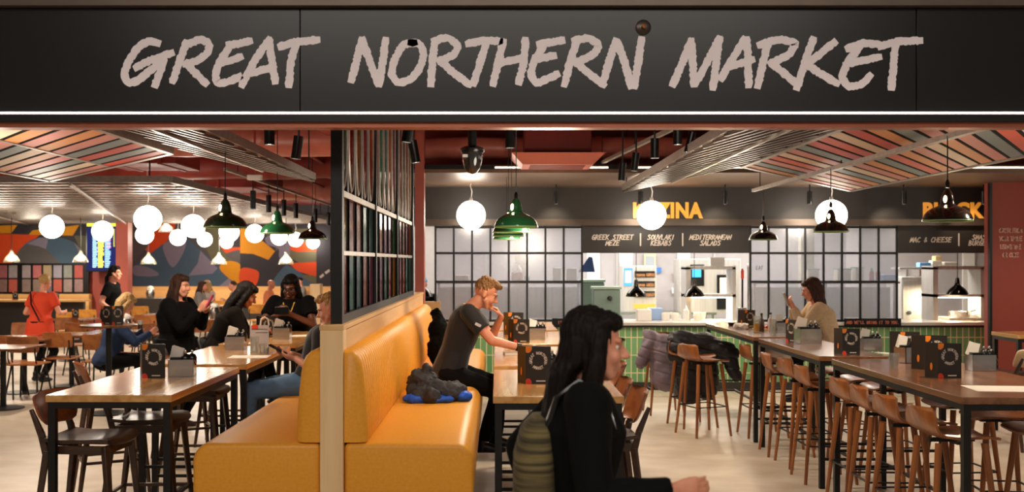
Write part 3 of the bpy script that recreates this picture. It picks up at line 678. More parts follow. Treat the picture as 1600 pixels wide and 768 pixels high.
simple('steel_table', 'steel bench carrying the holding cabinet', 'bench', [('top', lambda f: f.b2(-1.3, 1.3, -.3, .4, .93, .97), M['steel'], {}), ('shelf', lambda f: f.b2(-1.3, 1.3, -.28, .38, .3, .33), M['steel'], {}), ('leg', lambda f: [f.b2(x - .02, x + .02, y - .02, y + .02, 0, .93) for x in (-1.25, 1.25) for y in (-.25, .35)], M['steel'], {})], (2.2, 16.6, 0))
bpy.data.objects['holding_oven'].location.z = .97
def bin_(x, y, z0, wx, wy, h, lab):
    simple('storage_bin', lab, 'container', [('body', lambda f: f.b2(-wx / 2, wx / 2, -wy / 2, wy / 2, 0, h), mat('grey_green_plastic', (112, 132, 122), rough=.4, var=.06), {'bev': .02}),
        ('lid', lambda f: f.b2(-wx / 2 - .015, wx / 2 + .015, -wy / 2 - .015, wy / 2 + .015, h, h + .04), mat('mint_plastic', (150, 172, 156), rough=.4), {'bev': .01}),
        ('tap', lambda f: f.cap((wx * .1, -wy / 2 - .02, h * .72), (wx * .1, -wy / 2, h * .72), .035, .035), M['char'], {'smooth': True})], (x, y, z0))
bin_(P(946, 0, 14.6).x, 14.55, .945, .38, .3, .44, 'grey green insulated bin on the counter end, nearer one')
bin_(P(924, 0, 15.4).x, 15.4, .6, .36, .36, .87, 'tall grey green insulated bin behind the nearer one')
simple('white_bucket', 'white lidded bucket on top of the holding cabinet', 'bucket', [('tub', lambda f: f.lathe([(0, 0), (.1, 0), (.115, .2), (0, .2)], seg=20), M['white'], {'smooth': True}), ('lid', lambda f: f.lathe([(0, .2), (.125, .2), (.125, .225), (0, .235)], seg=20), M['white'], {'smooth': True})], (P(978, 0, 16.6).x, 16.6, 1.71))
simple('wall_notice', 'small framed cream notice above the holding cabinet', 'notice', [('frame', lambda f: f.b2(-.1, .1, 0, .02, 0, .24), mat('cream_frame', (216, 200, 160), rough=.5), {}), ('sheet', lambda f: f.b2(-.075, .075, -.004, 0, .03, .2), mat('grey_sheet', (160, 168, 174), rough=.3), {})], (P(1016, 0, 17.5).x, 17.53, 1.67))
simple('isolator_switch', 'yellow and red isolator switch on the kitchen wall', 'switch', [('plate', lambda f: f.b2(-.06, .06, 0, .03, 0, .14), mat('yellow_plate', (230, 180, 40), rough=.4), {}), ('knob', lambda f: f.b2(-.025, .025, -.02, 0, .04, .1), M['redp'], {})], (P(1059, 0, 17.5).x, 17.53, 1.46))
simple('wall_socket', 'white wall socket under the yellow isolator switch', 'socket', [('plate', lambda f: f.b2(-.07, .07, 0, .02, 0, .1), M['white'], {'bev': .005})], (P(1057, 0, 17.5).x, 17.54, 1.23))
simple('blue_sticker_disc', 'round blue notice on the kitchen wall', 'notice', [('disc', lambda f: f.box((0, 0, 0), (.09, .01, .09)), mat('blue_notice', (60, 120, 190), rough=.4), {'bev': .004})], (P(1030, 0, 17.5).x, 17.55, 1.6 + .03))
# heated gantry, left opening
def gantry(px0, px1, pz, Y, lab, disp=True):
    x0, x1 = P(px0, 0, Y).x, P(px1, 0, Y).x; W = x1 - x0
    t = thing('heated_gantry', lab, 'gantry shelf', (x0, Y, .945))
    f = MB(); f.b2(0, W, 0, .4, .72, .77); f.build('shelf', M['steel_d'], t)
    f = MB(); f.b2(0, W, 0, .4, .33, .37); f.build('shelf', M['steel_d'], t)
    f = MB(); f.b2(0, .07, 0, .4, 0, .75); f.build('post', M['steel_d'], t)
    f = MB(); f.b2(W - .05, W, 0, .4, 0, .75); f.build('post', M['steel_d'], t)
    f = MB(); f.b2(.08, W - .06, .03, .05, .318, .33); f.build('heat_strip', emis('heat_strip', (255, 214, 160), 10.0), t)
    lamp('heat_lamp_glow', 'POINT', (x0 + W / 2, Y + .15, 1.18), 14, (1, .8, .55), .05)
gantry(1072, 1150, 422, 14.5, 'steel heated gantry shelf on the counter of the left kitchen')
simple('combi_oven', 'black glass oven with a lit blue display behind the left gantry', 'oven', [('body', lambda f: f.b2(-.48, .48, 0, .6, 0, .85), M['steel_d'], {'bev': .01}), ('control_panel', lambda f: f.b2(-.32, -.1, -.012, 0, .42, .76), M['black_p'], {}), ('display', lambda f: f.b2(-.29, -.15, -.016, -.012, .56, .72), emis('oven_display', (70, 170, 235), 1.5), {}), ('door_window', lambda f: f.b2(.1, .3, -.012, 0, .05, .6), M['black_p'], {'bev': .01}), ('door_light', lambda f: f.b2(.15, .27, -.016, -.012, .3, .55), emis('oven_light', (255, 214, 160), 3.0), {})], (P(1110, 0, 16.2).x, 16.2, .97))
simple('white_tub_box', 'white cardboard box on the left gantry shelf', 'box', [('body', lambda f: f.b2(-.1, .1, -.08, .08, 0, .12), M['white'], {})], (P(1120, 0, 14.6).x, 14.62, .945 + .77))
simple('squeeze_bottle', 'white squeeze bottle on the left kitchen counter', 'bottle', [('body', lambda f: f.lathe([(0, 0), (.038, 0), (.038, .15), (.02, .17), (0, .17)], seg=16), M['white'], {'smooth': True}), ('nozzle', lambda f: f.lathe([(0, .17), (.016, .17), (.005, .23), (0, .23)], seg=12), M['white'], {'smooth': True})], (P(1072, 0, 14.35).x, 14.35, .945))
for i, (px, r_, h_, Y) in enumerate(((1040, .06, .10, 14.5), (1055, .055, .10, 14.5), (1093, .09, .11, 14.55), (1003, .09, .14, 14.6))):
    simple('food_tub', ['small white tub left of the squeeze bottle, left of its pair', 'small white tub directly left of the squeeze bottle', 'wide white tub right of the squeeze bottle', 'white pot under the holding cabinet'][i], 'tub', [('tub', lambda f: f.lathe([(0, 0), (r_ * .85, 0), (r_, h_), (r_ * .9, h_), (r_ * .8, .01), (0, .01)], seg=20), M['white'], {'smooth': True})], (P(px, 0, Y).x, Y, .945))
simple('blue_crate', 'pale blue translucent box on the left kitchen counter', 'box', [('body', lambda f: f.b2(-.1, .1, -.08, .08, 0, .17), mat('pale_blue_plastic', (150, 180, 224), rough=.3), {'bev': .01})], (P(1024, 0, 14.6).x, 14.65, .945))
simple('white_crate', 'white plastic box left of the pale blue box', 'box', [('body', lambda f: f.b2(-.1, .1, -.08, .08, 0, .16), M['white'], {'bev': .01})], (P(1003, 0, 14.6).x, 14.42, .945))
simple('blue_cloth_sign', 'dark blue slanted board at the edge of the left kitchen opening', 'board', [('board', lambda f: f.prism([(-.13, 0, 0), (.12, 0, 0), (.08, 0, .22), (.03, 0, .23)], (0, .02, 0)), mat('navy_board', (32, 60, 110), rough=.5), {})], (P(920, 0, 15).x, 15.3, 1.62))
simple('wall_mop_rail', 'steel pole stand with a red top beside the right grid window', 'stand', [('pole', lambda f: f.cap((0, 0, 0), (0, 0, .72), .014, .014), M['black_steel'], {}), ('top', lambda f: f.cap((0, 0, .6), (0, 0, .7), .022, .022), M['redp'], {}), ('steel_pole', lambda f: f.cap((.09, 0, 0), (.09, 0, .78), .02, .02), M['steel'], {})], (P(1160, 0, 14.6).x, 14.6, .945))
# right opening: fridge, gantry, hob
simple('steel_cabinet', 'large plain steel cabinet behind the right counter opening', 'cabinet', [('body', lambda f: f.b2(-.26, .26, 0, .6, 0, 1.55), M['steel_d'], {'bev': .01}), ('door', lambda f: f.b2(-.245, .245, -.015, 0, .04, 1.5), M['steel_d'], {'bev': .004}), ('dial', lambda f: f.cap((-.15, -.03, 1.02), (-.15, -.015, 1.02), .03, .03), mat('dial_grey', (110, 116, 124), rough=.3), {})], (P(1436, 0, 15.2).x, 15.2, .0))
gantry(1458, 1538, 422, 14.5, 'steel heated gantry shelf on the counter of the right kitchen')
simple('overshelf', 'steel shelf above the cabinet in the right kitchen', 'shelf', [('board', lambda f: f.b2(-.62, .62, 0, .35, 0, .03), M['steel_d'], {}), ('bracket', lambda f: f.b2(-.5, -.47, .05, .35, -.11, 0), M['steel_d'], {}), ('bracket', lambda f: f.b2(-.3, -.27, .05, .35, -.11, 0), M['steel'], {})], (P(1470, 0, 15.4).x, 15.4, 1.66))
for i, (px, c, w_, h_) in enumerate(((1443, (120, 170, 214), .17, .07), (1461, (230, 222, 206), .14, .1), (1483, (226, 216, 198), .2, .08), (1470, (206, 172, 120), .1, .17))):
    simple('packing_box', ['pale blue pack on the right kitchen overshelf', 'white carton beside the pale blue pack', 'wide white carton at the right of the overshelf', 'brown paper pack behind the white cartons'][i], 'box', [('body', lambda f: f.b2(-w_ / 2, w_ / 2, -.07, .07, 0, h_), mat('carton_%d' % i, c, rough=.6, var=.05), {'bev': .008})], (P(px, 0, 15.5).x, 15.5 + (.14 if i == 3 else 0), 1.692))
simple('saucepan', 'steel pan on the lit hob under the right gantry', 'pan', [('pan', lambda f: f.lathe([(0, 0), (.14, 0), (.15, .08), (.14, .08), (.13, .01), (0, .01)], seg=24), M['steel'], {'smooth': True}), ('handle', lambda f: f.bar((.14, 0, .07), (.3, 0, .12), .02, .012), M['black_p'], {})], (P(1492, 0, 14.8).x, 14.66, .985))
simple('hob', 'steel hob under the right gantry', 'hob', [('body', lambda f: f.b2(-.24, .24, -.2, .2, 0, .04), M['steel_d'], {'bev': .005})], (P(1494, 0, 14.8).x, 14.68, .945))
# shelves behind the panes, with what stands on them
for i, (px0, px1) in enumerate(((684, 905), (1178, 1400))):
    x0, x1 = P(px0, 0, 14.9).x, P(px1, 0, 14.9).x
    simple('pass_shelf', ['steel shelf behind the left grid window', 'steel shelf behind the right grid window'][i], 'shelf', [('board', lambda f: f.b2(x0, x1, 14.75, 15.1, 1.46, 1.49), M['steel'], {}), ('post', lambda f: [f.b2(x, x + .03, 14.9, 14.93, .945, 1.46) for x in (x0, (x0 + x1) / 2, x1 - .03)], M['steel'], {}), ('back_panel', lambda f: f.b2(x0, x1, 15.12, 15.14, .95, 1.40), M['steel_d'], {})], (0, 0, 0))
tubm = mat('cream_tub', (222, 214, 190), rough=.4, var=.05); lidm = mat('green_lid', (120, 176, 160), rough=.4)
for i, (px, w_, h_) in enumerate(((722, .2, .09), (870, .12, .2), (893, .15, .19), (1270, .17, .17), (1318, .2, .17), (1342, .12, .19))):
    simple('storage_tub', ['long low cream tub behind the young man\'s head', 'cream square tub at the right end of the left shelf', 'wider cream tub beside the square one', 'cream tub with green lid behind the seated woman', 'wide cream tub with green lid on the right shelf', 'tall cream tub with green lid on the right shelf'][i], 'tub',
        [('tub', lambda f: f.b2(-w_ / 2, w_ / 2, -.09, .09, 0, h_), tubm, {'bev': .012})] + ([('lid', lambda f: f.b2(-w_ / 2 - .008, w_ / 2 + .008, -.098, .098, h_, h_ + .02), lidm, {'bev': .004})] if i > 2 else []), (P(px, 0, 14.85).x, 14.9, 1.49))
simple('sauce_jar', 'glass jar of red sauce behind the left grid window', 'jar', [('sauce', lambda f: f.lathe([(0, 0), (.085, 0), (.085, .13), (0, .13)], seg=20), mat('red_sauce', (150, 34, 28), rough=.3), {'smooth': True}), ('neck', lambda f: f.lathe([(.085, .13), (.08, .17), (.04, .22), (.04, .26), (0, .26)], seg=20), M['clear'], {'smooth': True})], (P(808, 0, 14.85).x, 14.9, 1.49))
simple('teal_tub', 'small teal tub beside the red sauce jar', 'tub', [('tub', lambda f: f.lathe([(0, 0), (.035, 0), (.04, .07), (0, .07)], seg=16), mat('teal_plastic', (50, 140, 156), rough=.4), {'smooth': True})], (P(824, 0, 14.85).x, 14.9, 1.49))
for i, px in enumerate((1364, 1374)):
    simple('sauce_bottle', ['red sauce bottle with green cap, left of its pair', 'red sauce bottle with green cap, right of its pair'][i], 'bottle', [('bottle', lambda f: f.lathe([(0, 0), (.035, 0), (.035, .12), (.02, .15), (0, .15)], seg=16), M['redp'] if False else mat('chilli_red', (150, 40, 30), rough=.25), {'smooth': True}), ('cap', lambda f: f.lathe([(0, .15), (.018, .15), (.008, .2), (0, .2)], seg=12), mat('green_cap', (50, 120, 60), rough=.4), {'smooth': True})], (P(px, 0, 14.85).x, 14.9, 1.49))
simple('blue_food_box', 'bright blue box at the right end of the right shelf', 'box', [('body', lambda f: f.b2(-.11, .11, -.08, .08, 0, .1), mat('bright_blue_plastic', (84, 160, 226), rough=.4), {'bev': .012})], (P(1393, 0, 14.85).x - .02, 14.9, 1.49))
# chrome heat lamps hanging in the kitchens
def heat_lamp(x, y, z, lab):
    t = thing('heat_lamp', lab, 'pendant lamp', (x, y, z))
    f = MB(); f.lathe([(.145, 0), (.15, .008), (.13, .05), (.1, .09), (.055, .125), (.035, .15), (.03, .2), (.022, .24), (0, .245)], seg=32); f.build('lamp_shade', M['chrome'], t, smooth=True)
    f = MB(); f.lathe([(.045, .035), (.05, .06), (.03, .09), (0, .09)], seg=16); f.build('bulb', M['bulb'], t, smooth=True)
    f = MB(); f.bar((0, 0, .24), (0, 0, 2.66 - z), .008); f.build('cord', M['black_p'], t)
heat_lamp(P(994, 0, 14.5).x, 14.5, P(0, 463, 14.5).z, 'dark chrome heat lamp in front of the holding cabinet')
heat_lamp(P(1083, 0, 14.5).x, 14.42, P(0, 463, 14.5).z, 'dark chrome heat lamp in front of the left gantry')
heat_lamp(P(1492, 0, 14.5).x, 14.42, P(0, 460, 14.5).z, 'dark chrome heat lamp in the right kitchen')
heat_lamp(P(660, 0, 14.5).x, 14.5, P(0, 463, 14.5).z, 'dark heat lamp at the left end of the counter beside the partition')
# ================================================================ FAR WALLS
def painted(name, label, Y, bg, polys, x0, x1, y0, y1, cat='mural', res=14):
    f = MB(); a, b = P(x0, y1, Y), P(x1, y0, Y)
    f.use(mat('paint_%d_%d_%d' % bg, bg, rough=.7, var=.04)); f.b2(a.x, b.x, Y - .03, Y, a.z, b.z)
    for i, (c, pts) in enumerate(polys):
        f.use(mat('paint_%d_%d_%d' % c, c, rough=.7, var=.04))
        P3 = [P(px, py, Y) for px, py in pts]; P3 = [V((min(max(q.x, a.x), b.x), Y - .031 - .0015 * (i + 1), min(max(q.z, a.z), b.z))) for q in P3]
        f.prism(P3, (0, .0012, 0))
    o = f.build(name); tag(o, label, cat); return o
def sm(pts, n=5):
    # closed smooth curve through the points
    out = []; k = len(pts)
    for i in range(k):
        p0, p1, p2, p3 = pts[i - 1], pts[i], pts[(i + 1) % k], pts[(i + 2) % k]
        for j in range(n):
            t = j / n
            out.append(tuple(.5 * ((2 * p1[d]) + (-p0[d] + p2[d]) * t + (2 * p0[d] - 5 * p1[d] + 4 * p2[d] - p3[d]) * t * t + (-p0[d] + 3 * p1[d] - 3 * p2[d] + p3[d]) * t ** 3) for d in (0, 1)))
    return out
g_, lil, blu, slt, orn, yel, olv = (92, 88, 88), (132, 126, 146), (70, 96, 118), (50, 48, 56), (226, 78, 26), (226, 152, 16), (104, 102, 78)
W2 = lambda q: [(190 + u / 4.8485, 320 + v / 4.8485) for u, v in q]
far = [
 (orn, W2([(250, 210), (180, 340), (225, 370), (380, 260), (420, 120), (320, 110)])),
 (g_, W2([(90, 200), (250, 200), (190, 330), (90, 430)])), (olv, W2([(560, 150), (740, 150), (760, 330), (860, 400), (900, 410), (900, 440), (690, 430)])),
 (blu, W2([(95, 460), (350, 270), (400, 190), (500, 250), (840, 560), (840, 616), (95, 616)])),
 (lil, W2(sm([(325, 290), (480, 270), (470, 360), (395, 470), (340, 400)]))),
 (lil, W2(sm([(100, 460), (200, 470), (285, 520), (240, 540), (100, 530)]))),
 (lil, W2([(600, 345), (730, 480), (690, 520), (510, 535), (580, 440)])), (lil, W2([(740, 616), (820, 550), (850, 616)])),
 (slt, W2([(740, 170), (900, 170), (900, 330), (820, 300), (745, 260)])), (orn, W2(sm([(745, 250), (780, 320), (900, 320), (900, 345), (800, 365), (745, 300)]))),
 (g_, W2(sm([(790, 375), (860, 345), (902, 350), (902, 440), (830, 410)]))), (yel, W2(sm([(745, 480), (800, 425), (900, 450), (900, 580), (850, 580)]))),
 (slt, W2([(902, 150), (1585, 150), (1585, 616), (902, 616)])), (yel, W2([(902, 180), (960, 180), (1165, 350), (1115, 415), (1000, 370), (902, 365)])),
 (g_, W2([(1100, 230), (1170, 330), (1165, 350), (1280, 300), (1270, 150), (1100, 150)])), (lil, W2(sm([(1100, 240), (1270, 230), (1275, 430), (1200, 400), (1190, 330), (1110, 300)]))),
 (orn, W2(sm([(905, 485), (1000, 485), (1045, 520), (1010, 616), (905, 616)]))), (olv, W2([(1280, 180), (1478, 180), (1478, 430), (1350, 440), (1280, 400)])),
 (orn, W2([(1280, 290), (1478, 280), (1478, 350), (1330, 355), (1280, 340)])), (orn, W2([(1270, 440), (1478, 430), (1478, 545), (1400, 520), (1330, 500)])),
 (blu, W2(sm([(1150, 616), (1230, 470), (1290, 470), (1420, 560), (1430, 616)]))), (olv, W2(sm([(1370, 530), (1478, 540), (1478, 590), (1430, 580)]))),
 (slt, W2([(1478, 150), (1585, 150), (1585, 616), (1478, 616)])), ((206, 196, 186), W2([(1500, 540), (1530, 518), (1538, 535), (1510, 556)])), ((206, 196, 186), W2([(1540, 508), (1575, 484), (1582, 502), (1550, 524)]))]
painted('mural', 'large abstract mural of blue, lilac, orange and yellow shapes on the far wall', 32.95, (84, 82, 86), far, 196, 560, 338, 447)
W3 = lambda q: [(u / 4.8, 320 + v / 4.8) for u, v in q]
near = [
 (orn, W3([(0, 215), (300, 225), (100, 400), (100, 440), (0, 440)])), (yel, W3([(0, 155), (135, 150), (90, 212), (0, 212)])), (slt, W3([(135, 150), (250, 150), (200, 215), (95, 212)])),
 (yel, W3([(250, 190), (600, 150), (550, 230), (220, 222)])), (slt, W3([(600, 150), (668, 150), (668, 230), (560, 230)])), (olv, W3([(560, 230), (668, 230), (668, 380), (600, 320)])),
 (blu, W3(sm([(125, 440), (150, 340), (250, 260), (400, 240), (560, 280), (660, 400), (665, 445), (400, 445)]))), (g_, W3(sm([(110, 445), (130, 370), (200, 305), (330, 320), (430, 410), (440, 445)], 4))),
 (lil, W3([(210, 290), (300, 245), (370, 250), (350, 330), (300, 310)])), (lil, W3([(560, 280), (630, 350), (668, 440), (668, 600), (640, 600), (635, 450)]))]
painted('mural', 'abstract mural of orange, yellow and blue arcs above the framed panel at far left', 25.15, (60, 58, 62), near, -60, 140, 340, 411)
# framed coloured lozenges below it
fx0, fx1 = P(-60, 0, 25.0).x, P(137, 0, 25.0).x
t = thing('lozenge_panel', 'black framed panel of rounded coloured glass lozenges at far left', 'wall panel', (0, 25.05, 0))
f = MB(); f.b2(fx0, fx1, 0, .06, P(0, 459, 25).z, P(0, 411, 25).z); f.build('frame', M['black_steel'], t)
cs = [(150, 90, 92), (148, 138, 140), (150, 138, 140), (176, 104, 104), (160, 142, 110), (150, 146, 160), (140, 144, 138), (184, 94, 88)]
cs2 = [(124, 96, 92), (170, 84, 74), (130, 112, 104), (130, 112, 104), (116, 106, 122), (176, 92, 80), (150, 134, 128), (150, 122, 122)]
for r_ in range(2):
    for k, px in enumerate((3, 19, 40, 57, 73, 89, 105, 122, -13, -32)):
        py0, py1 = ((414, 434), (436, 456))[r_]
        a, b = P(px - 6.6, py1, 25), P(px + 6.6, py0, 25)
        f = MB(); f.b2(a.x, b.x, -.02, 0, a.z, b.z); c = (cs, cs2)[r_][k % 8]
        f.build('lozenge', mat('loz_%d_%d_%d' % c, c, rough=.25, var=.12), t, bev=.0).modifiers.new('bevel', 'BEVEL')
        md = t.children[-1].modifiers[0]; md.width = .05; md.segments = 3; md.limit_method = 'ANGLE'
f = MB(); f.b2(P(-60, 0, 25).x, P(140, 0, 25).x, 24.95, 25.15, .55, P(0, 459, 25).z); o = f.build('pine_panelling', M['pine_x']); tag(o, 'orange lit pine panelling below the lozenge panel', 'wall panel')
f = MB(); f.b2(P(205, 0, 32.8).x, -2.0, 32.75, 32.9, .4, P(0, 447, 32.8).z); o = f.build('pine_panelling', M['pine_x']); tag(o, 'pine panelling below the far mural', 'wall panel')
# departures screen
a, b = P(141, 424, 25), P(188, 346, 25)
t = thing('departures_screen', 'tall departures board screen on the red wall', 'screen', (a.x, 24.75, a.z)); W_, H_ = b.x - a.x, b.z - a.z
f = MB(); f.b2(0, W_, 0, .08, 0, H_); f.build('casing', M['black_p'], t)
f = MB(); f.b2(.02, W_ - .02, -.004, 0, .03, H_ - .03); f.build('display', emis('screen_navy', (34, 38, 84), .8), t)
rnd = random.Random(3)
for (nm, c, xs, xe) in (('white_column', (150, 190, 255), .16, .27), ('yellow_column', (236, 214, 80), .29, .42), ('white_column', (140, 180, 250), .46, .58)):
    f = MB()
    for k in range(22):
        z = H_ * .80 - k * H_ * .034
        e = xe + rnd.uniform(-.03, .02); f.b2(xs * W_ / .74, e * W_ / .74, -.008, -.004, z, z + H_ * .02)
    f.build(nm, emis('txt_%d' % c[2], c, 1.6), t)
f = MB(); f.b2(.02, W_ - .02, -.008, -.004, H_ * .9, H_ * .96); f.build('header_bar', emis('hdr_y', (220, 210, 60), 1.2), t)
f = MB()
for k in range(12): f.b2(W_ * .9, W_ * .94, -.008, -.004, H_ * .5 + k * H_ * .03, H_ * .515 + k * H_ * .03)
f.build('side_marks', emis('hdr_y', (220, 210, 60), 1.2), t)
f = MB()
for k in (5, 7, 9): f.b2(W_ * .68, W_ * .82, -.009, -.004, H_ * (.78 - k * .034), H_ * (.80 - k * .034))
f.build('status_marks', emis('status_r', (220, 70, 80), 1.2), t)
# ================================================================ BANQUETTE AND PARTITION
BY0, BY1 = 5.6, 11.7
def seat_pad(x0, x1, sg):
    z0, z1, r = .44, .785, .10
    xo, xi = (x1, x0) if sg > 0 else (x0, x1); pts = [(xi, z0), (xi, z1)]
    for k in range(9): a = PI / 2 * k / 8; pts.append((xo - sg * r + sg * r * math.sin(a), z1 - r + r * math.cos(a)))
    for k in range(9): a = PI / 2 * k / 8; pts.append((xo - sg * r + sg * r * math.cos(a), z0 + r - r * math.sin(a)))
    f = MB(); f.prism([(p[0], 0, p[1]) for p in pts], (0, BY1 - BY0, 0)); return f
t = thing('banquette', 'mustard leather banquette facing right, where the young man sits', 'bench', (-.48, BY0, 0))
f = seat_pad(-.355, .355, 1); f.build('seat', M['yellow_leather'], t, bev=.028)
f = MB(); f.b2(-.34, .30, .04, BY1 - BY0 - .02, 0, .52); f.build('plinth', M['char'], t)
def backrest(parent, x_wall, sg, ribs):
    # x_wall: wall side; sg +1 -> front towards +X
    f = MB(); rings = []; L = BY1 - BY0; n = int(L / .0142)
    prof = [(0, .79), (.125, .79), (.135, .82), (.128, .95), (.118, 1.08), (.108, 1.17), (.098, 1.225), (.082, 1.262), (.055, 1.287), (.028, 1.296), (0, 1.296)]
    vs = []
    for i in range(n + 1):
        y = L * i / n
        e = min(y, L - y); sh = 1.0 - .22 * max(0, 1 - e / .035) ** 2
        sc_ = abs(math.sin(PI * y / .0852)) if ribs and e > .03 else 1.0
        dp = .022 * (1 - sc_ ** .7) if ribs else 0
        if ribs and (y % 2.02) < .012: dp += .012
        for (a, z) in prof:
            fr = 0 if a == 0 else 1
            zz = z - (.012 if z > 1.2 else 0) * (1 - sc_) * (1 if ribs else 0) - (max(0, 1 - e / .035) ** 2 * .015 if z > 1.2 else 0)
            vs.append((x_wall + sg * (max(a - dp * fr * (1.6 if z < .85 else 1), 0)) * (sh if a else 1), y, zz))
    k = len(prof); fs = []
    for i in range(n):
        for j in range(k): 
            j2 = (j + 1) % k; fs.append((i * k + j, i * k + j2, (i + 1) * k + j2, (i + 1) * k + j))
    fs.append(tuple(range(k - 1, -1, -1))); fs.append(tuple(n * k + j for j in range(k)))
    f.add(vs, fs); return f.build('backrest', M['yellow_leather'], parent, smooth=True)
backrest(t, -.355, 1, True)
t = thing('banquette', 'mustard leather banquette facing left, back to back with the other', 'bench', (-1.316, BY0, 0))
f = seat_pad(-.35, .35, -1); f.build('seat', M['yellow_leather'], t, bev=.028)
f = MB(); f.b2(-.30, .34, .04, BY1 - BY0 - .02, 0, .52); f.build('plinth', M['char'], t)
backrest(t, .35, -1, True)
t = thing('partition_wall', 'low pine partition between the two mustard banquettes', 'partition', (-.9, BY0, 0))
f = MB(); f.b2(-.063, .063, -.02, .1, 0, 1.405); f.build('end_post', M['pine'], t, bev=.003)
f = MB(); f.b2(-.06, .06, .1, BY1 - BY0, 0, 1.40); f.build('panel', M['pine_y'], t)
f = MB(); f.b2(-.066, .066, -.022, BY1 - BY0, 1.405, 1.43); f.build('cap_rail', M['pine_y'], t, bev=.002)
# glazed screen standing on it
t = thing('glazed_screen', 'tall black steel screen of coloured reeded glass standing on the pine partition', 'screen', (-.895, 5.72, 1.43))
f = MB(); f.b2(-.032, .032, 0, .07, 0, 2.15); f.b2(-.032, .032, 4.86, 4.96, 0, 2.15)
f.b2(-.03, .03, .07, 4.86, 0, .05); f.b2(-.03, .03, .07, 4.86, 2.1, 2.15)
for k in (1, 2): f.b2(-.03, .03, .07 + k * 1.597 - .025, .07 + k * 1.597 + .025, .05, 2.1)
f.build('frame', M['black_steel'], t)
f = MB(); f.b2(-.022, .022, .07, 4.86, .385, .41); f.b2(-.022, .022, .07, 4.86, .72, .755); f.build('cross_rail', M['alu'], t)
pc = [(236, 150, 70), (214, 96, 70), (206, 140, 170), (120, 196, 176), (222, 180, 90), (196, 110, 100), (150, 190, 190), (222, 130, 150), (130, 180, 130), (230, 160, 60)]
seamf = MB(); ovalf = MB()
for p_ in range(3):
    for c in range(5):
        yc = .07 + p_ * 1.597 + .16 + c * .319
        for r_, (za, zb) in enumerate(((.05, .385), (.41, .72), (.77, 2.08))):
            col = pc[(c * 3 + p_ * 2 + r_ * 4) % 10]; m_ = glassy('pane_%d_%d_%d_%d' % (*col, r_ == 2), col, .10 if r_ == 2 else .22, .1, .25)
            hw = .11 if r_ < 2 else .13
            g = MB()
            if r_ < 2: g.b2(-.006, .006, yc - hw, yc + hw, za, zb)
            else:
                poly = []
                for k in range(24):
                    a_ = 2 * PI * k / 24; y_ = yc + hw * math.cos(a_); z_ = (za + .35 if math.sin(a_) < 0 else zb - .35) + .34 * math.sin(a_)
                    poly.append((-.006, y_, z_))
                g.prism(poly, (.012, 0, 0)); ovalf.tube([(0, q[1], q[2]) for q in poly] + [(0, poly[0][1], poly[0][2])], .015, 6)
            g.build('glass_pane', m_, t)
        for s_ in (-1, 1): seamf.b2(-.014, .014, yc + s_ * .122 - .032, yc + s_ * .122 + .032, .05, .72) if False else seamf.b2(-.011, .011, yc + s_ * .16 - .045, yc + s_ * .16 + .045, .05, .76)
        seamf.b2(-.009, .009, yc + .13, yc + .19, .76, 2.1)
seamf.build('glazing_bar', M['black_steel'], t); ovalf.build('oval_rim', M['alu'], t, smooth=True)
# ================================================================ TABLES
def high_table(x0, x1, y0, y1, wood_m, label, group=None):
    t = thing('high_table', label, 'table', ((x0 + x1) / 2, (y0 + y1) / 2, 0), 0, group)
    a, b = (x1 - x0) / 2, (y1 - y0) / 2
    f = MB(); f.b2(-a, a, -b, b, 1.0, 1.04); f.build('tabletop', wood_m, t, bev=.004)
    f = MB()
    for s_ in (-1, 1): f.b2(s_ * (a - .045), s_ * (a - .01), -b + .01, b - .01, .965, 1.0); f.b2(-a + .045, a - .045, s_ * (b - .045), s_ * (b - .01), .965, 1.0)
    f.build('frame', M['black_steel'], t)
    for sx in (-1, 1):
        for sy in (-1, 1):
            f = MB(); f.b2(sx * (a - .05), sx * (a - .01), sy * (b - .05), sy * (b - .01), 0, .965); f.build('leg', M['black_steel'], t)
    f = MB()
    for sy in (-1, 1):
        for z in (.22, .34): f.b2(-a + .05, a - .05, sy * (b - .04), sy * (b - .02), z, z + .02)
    f.b2(-.012, .012, -b + .03, b - .03, .225, .245)
    f.build('foot_rail', M['black_steel'], t)
    return t
high_table(-2.5, -1.8, 5.67, 7.17, M['table_oak'], 'front high table on the left, with the dark menu card and steel box')
high_table(-2.5, -1.8, 7.38, 8.95, M['table_oak'], 'second high table on the left, with the white sheet and glasses')
high_table(-2.5, -1.8, 9.2, 10.85, M['table_oak'], 'third high table on the left, where the woman with yellow lanyard sits')
high_table(-.02, .70, 5.62, 7.0, M['table_oak'], 'front high table beside the right banquette, with the folded menu')
high_table(-.02, .70, 7.25, 8.9, M['table_oak'], 'high table where the young man sits')
high_table(-.02, .70, 9.15, 10.8, M['table_oak'], 'high table just beyond the young man, bare in front')
high_table(-.02, .66, 11.05, 12.5, M['table_oak'], 'rearmost high table beside the right banquette')
high_table(2.54, 3.40, 5.58, 7.77, M['table_walnut'], 'front dark wood high table on the right')
high_table(2.52, 3.06, 8.0, 9.85, M['table_walnut'], 'middle dark wood high table on the right')
high_table(2.52, 3.2, 10.05, 12.35, M['table_walnut'], 'rear dark wood high table with the beer glass')
high_table(5.24, 6.3, 10.3, 10.85, M['table_oak'], 'high table at the far right before the red pier')
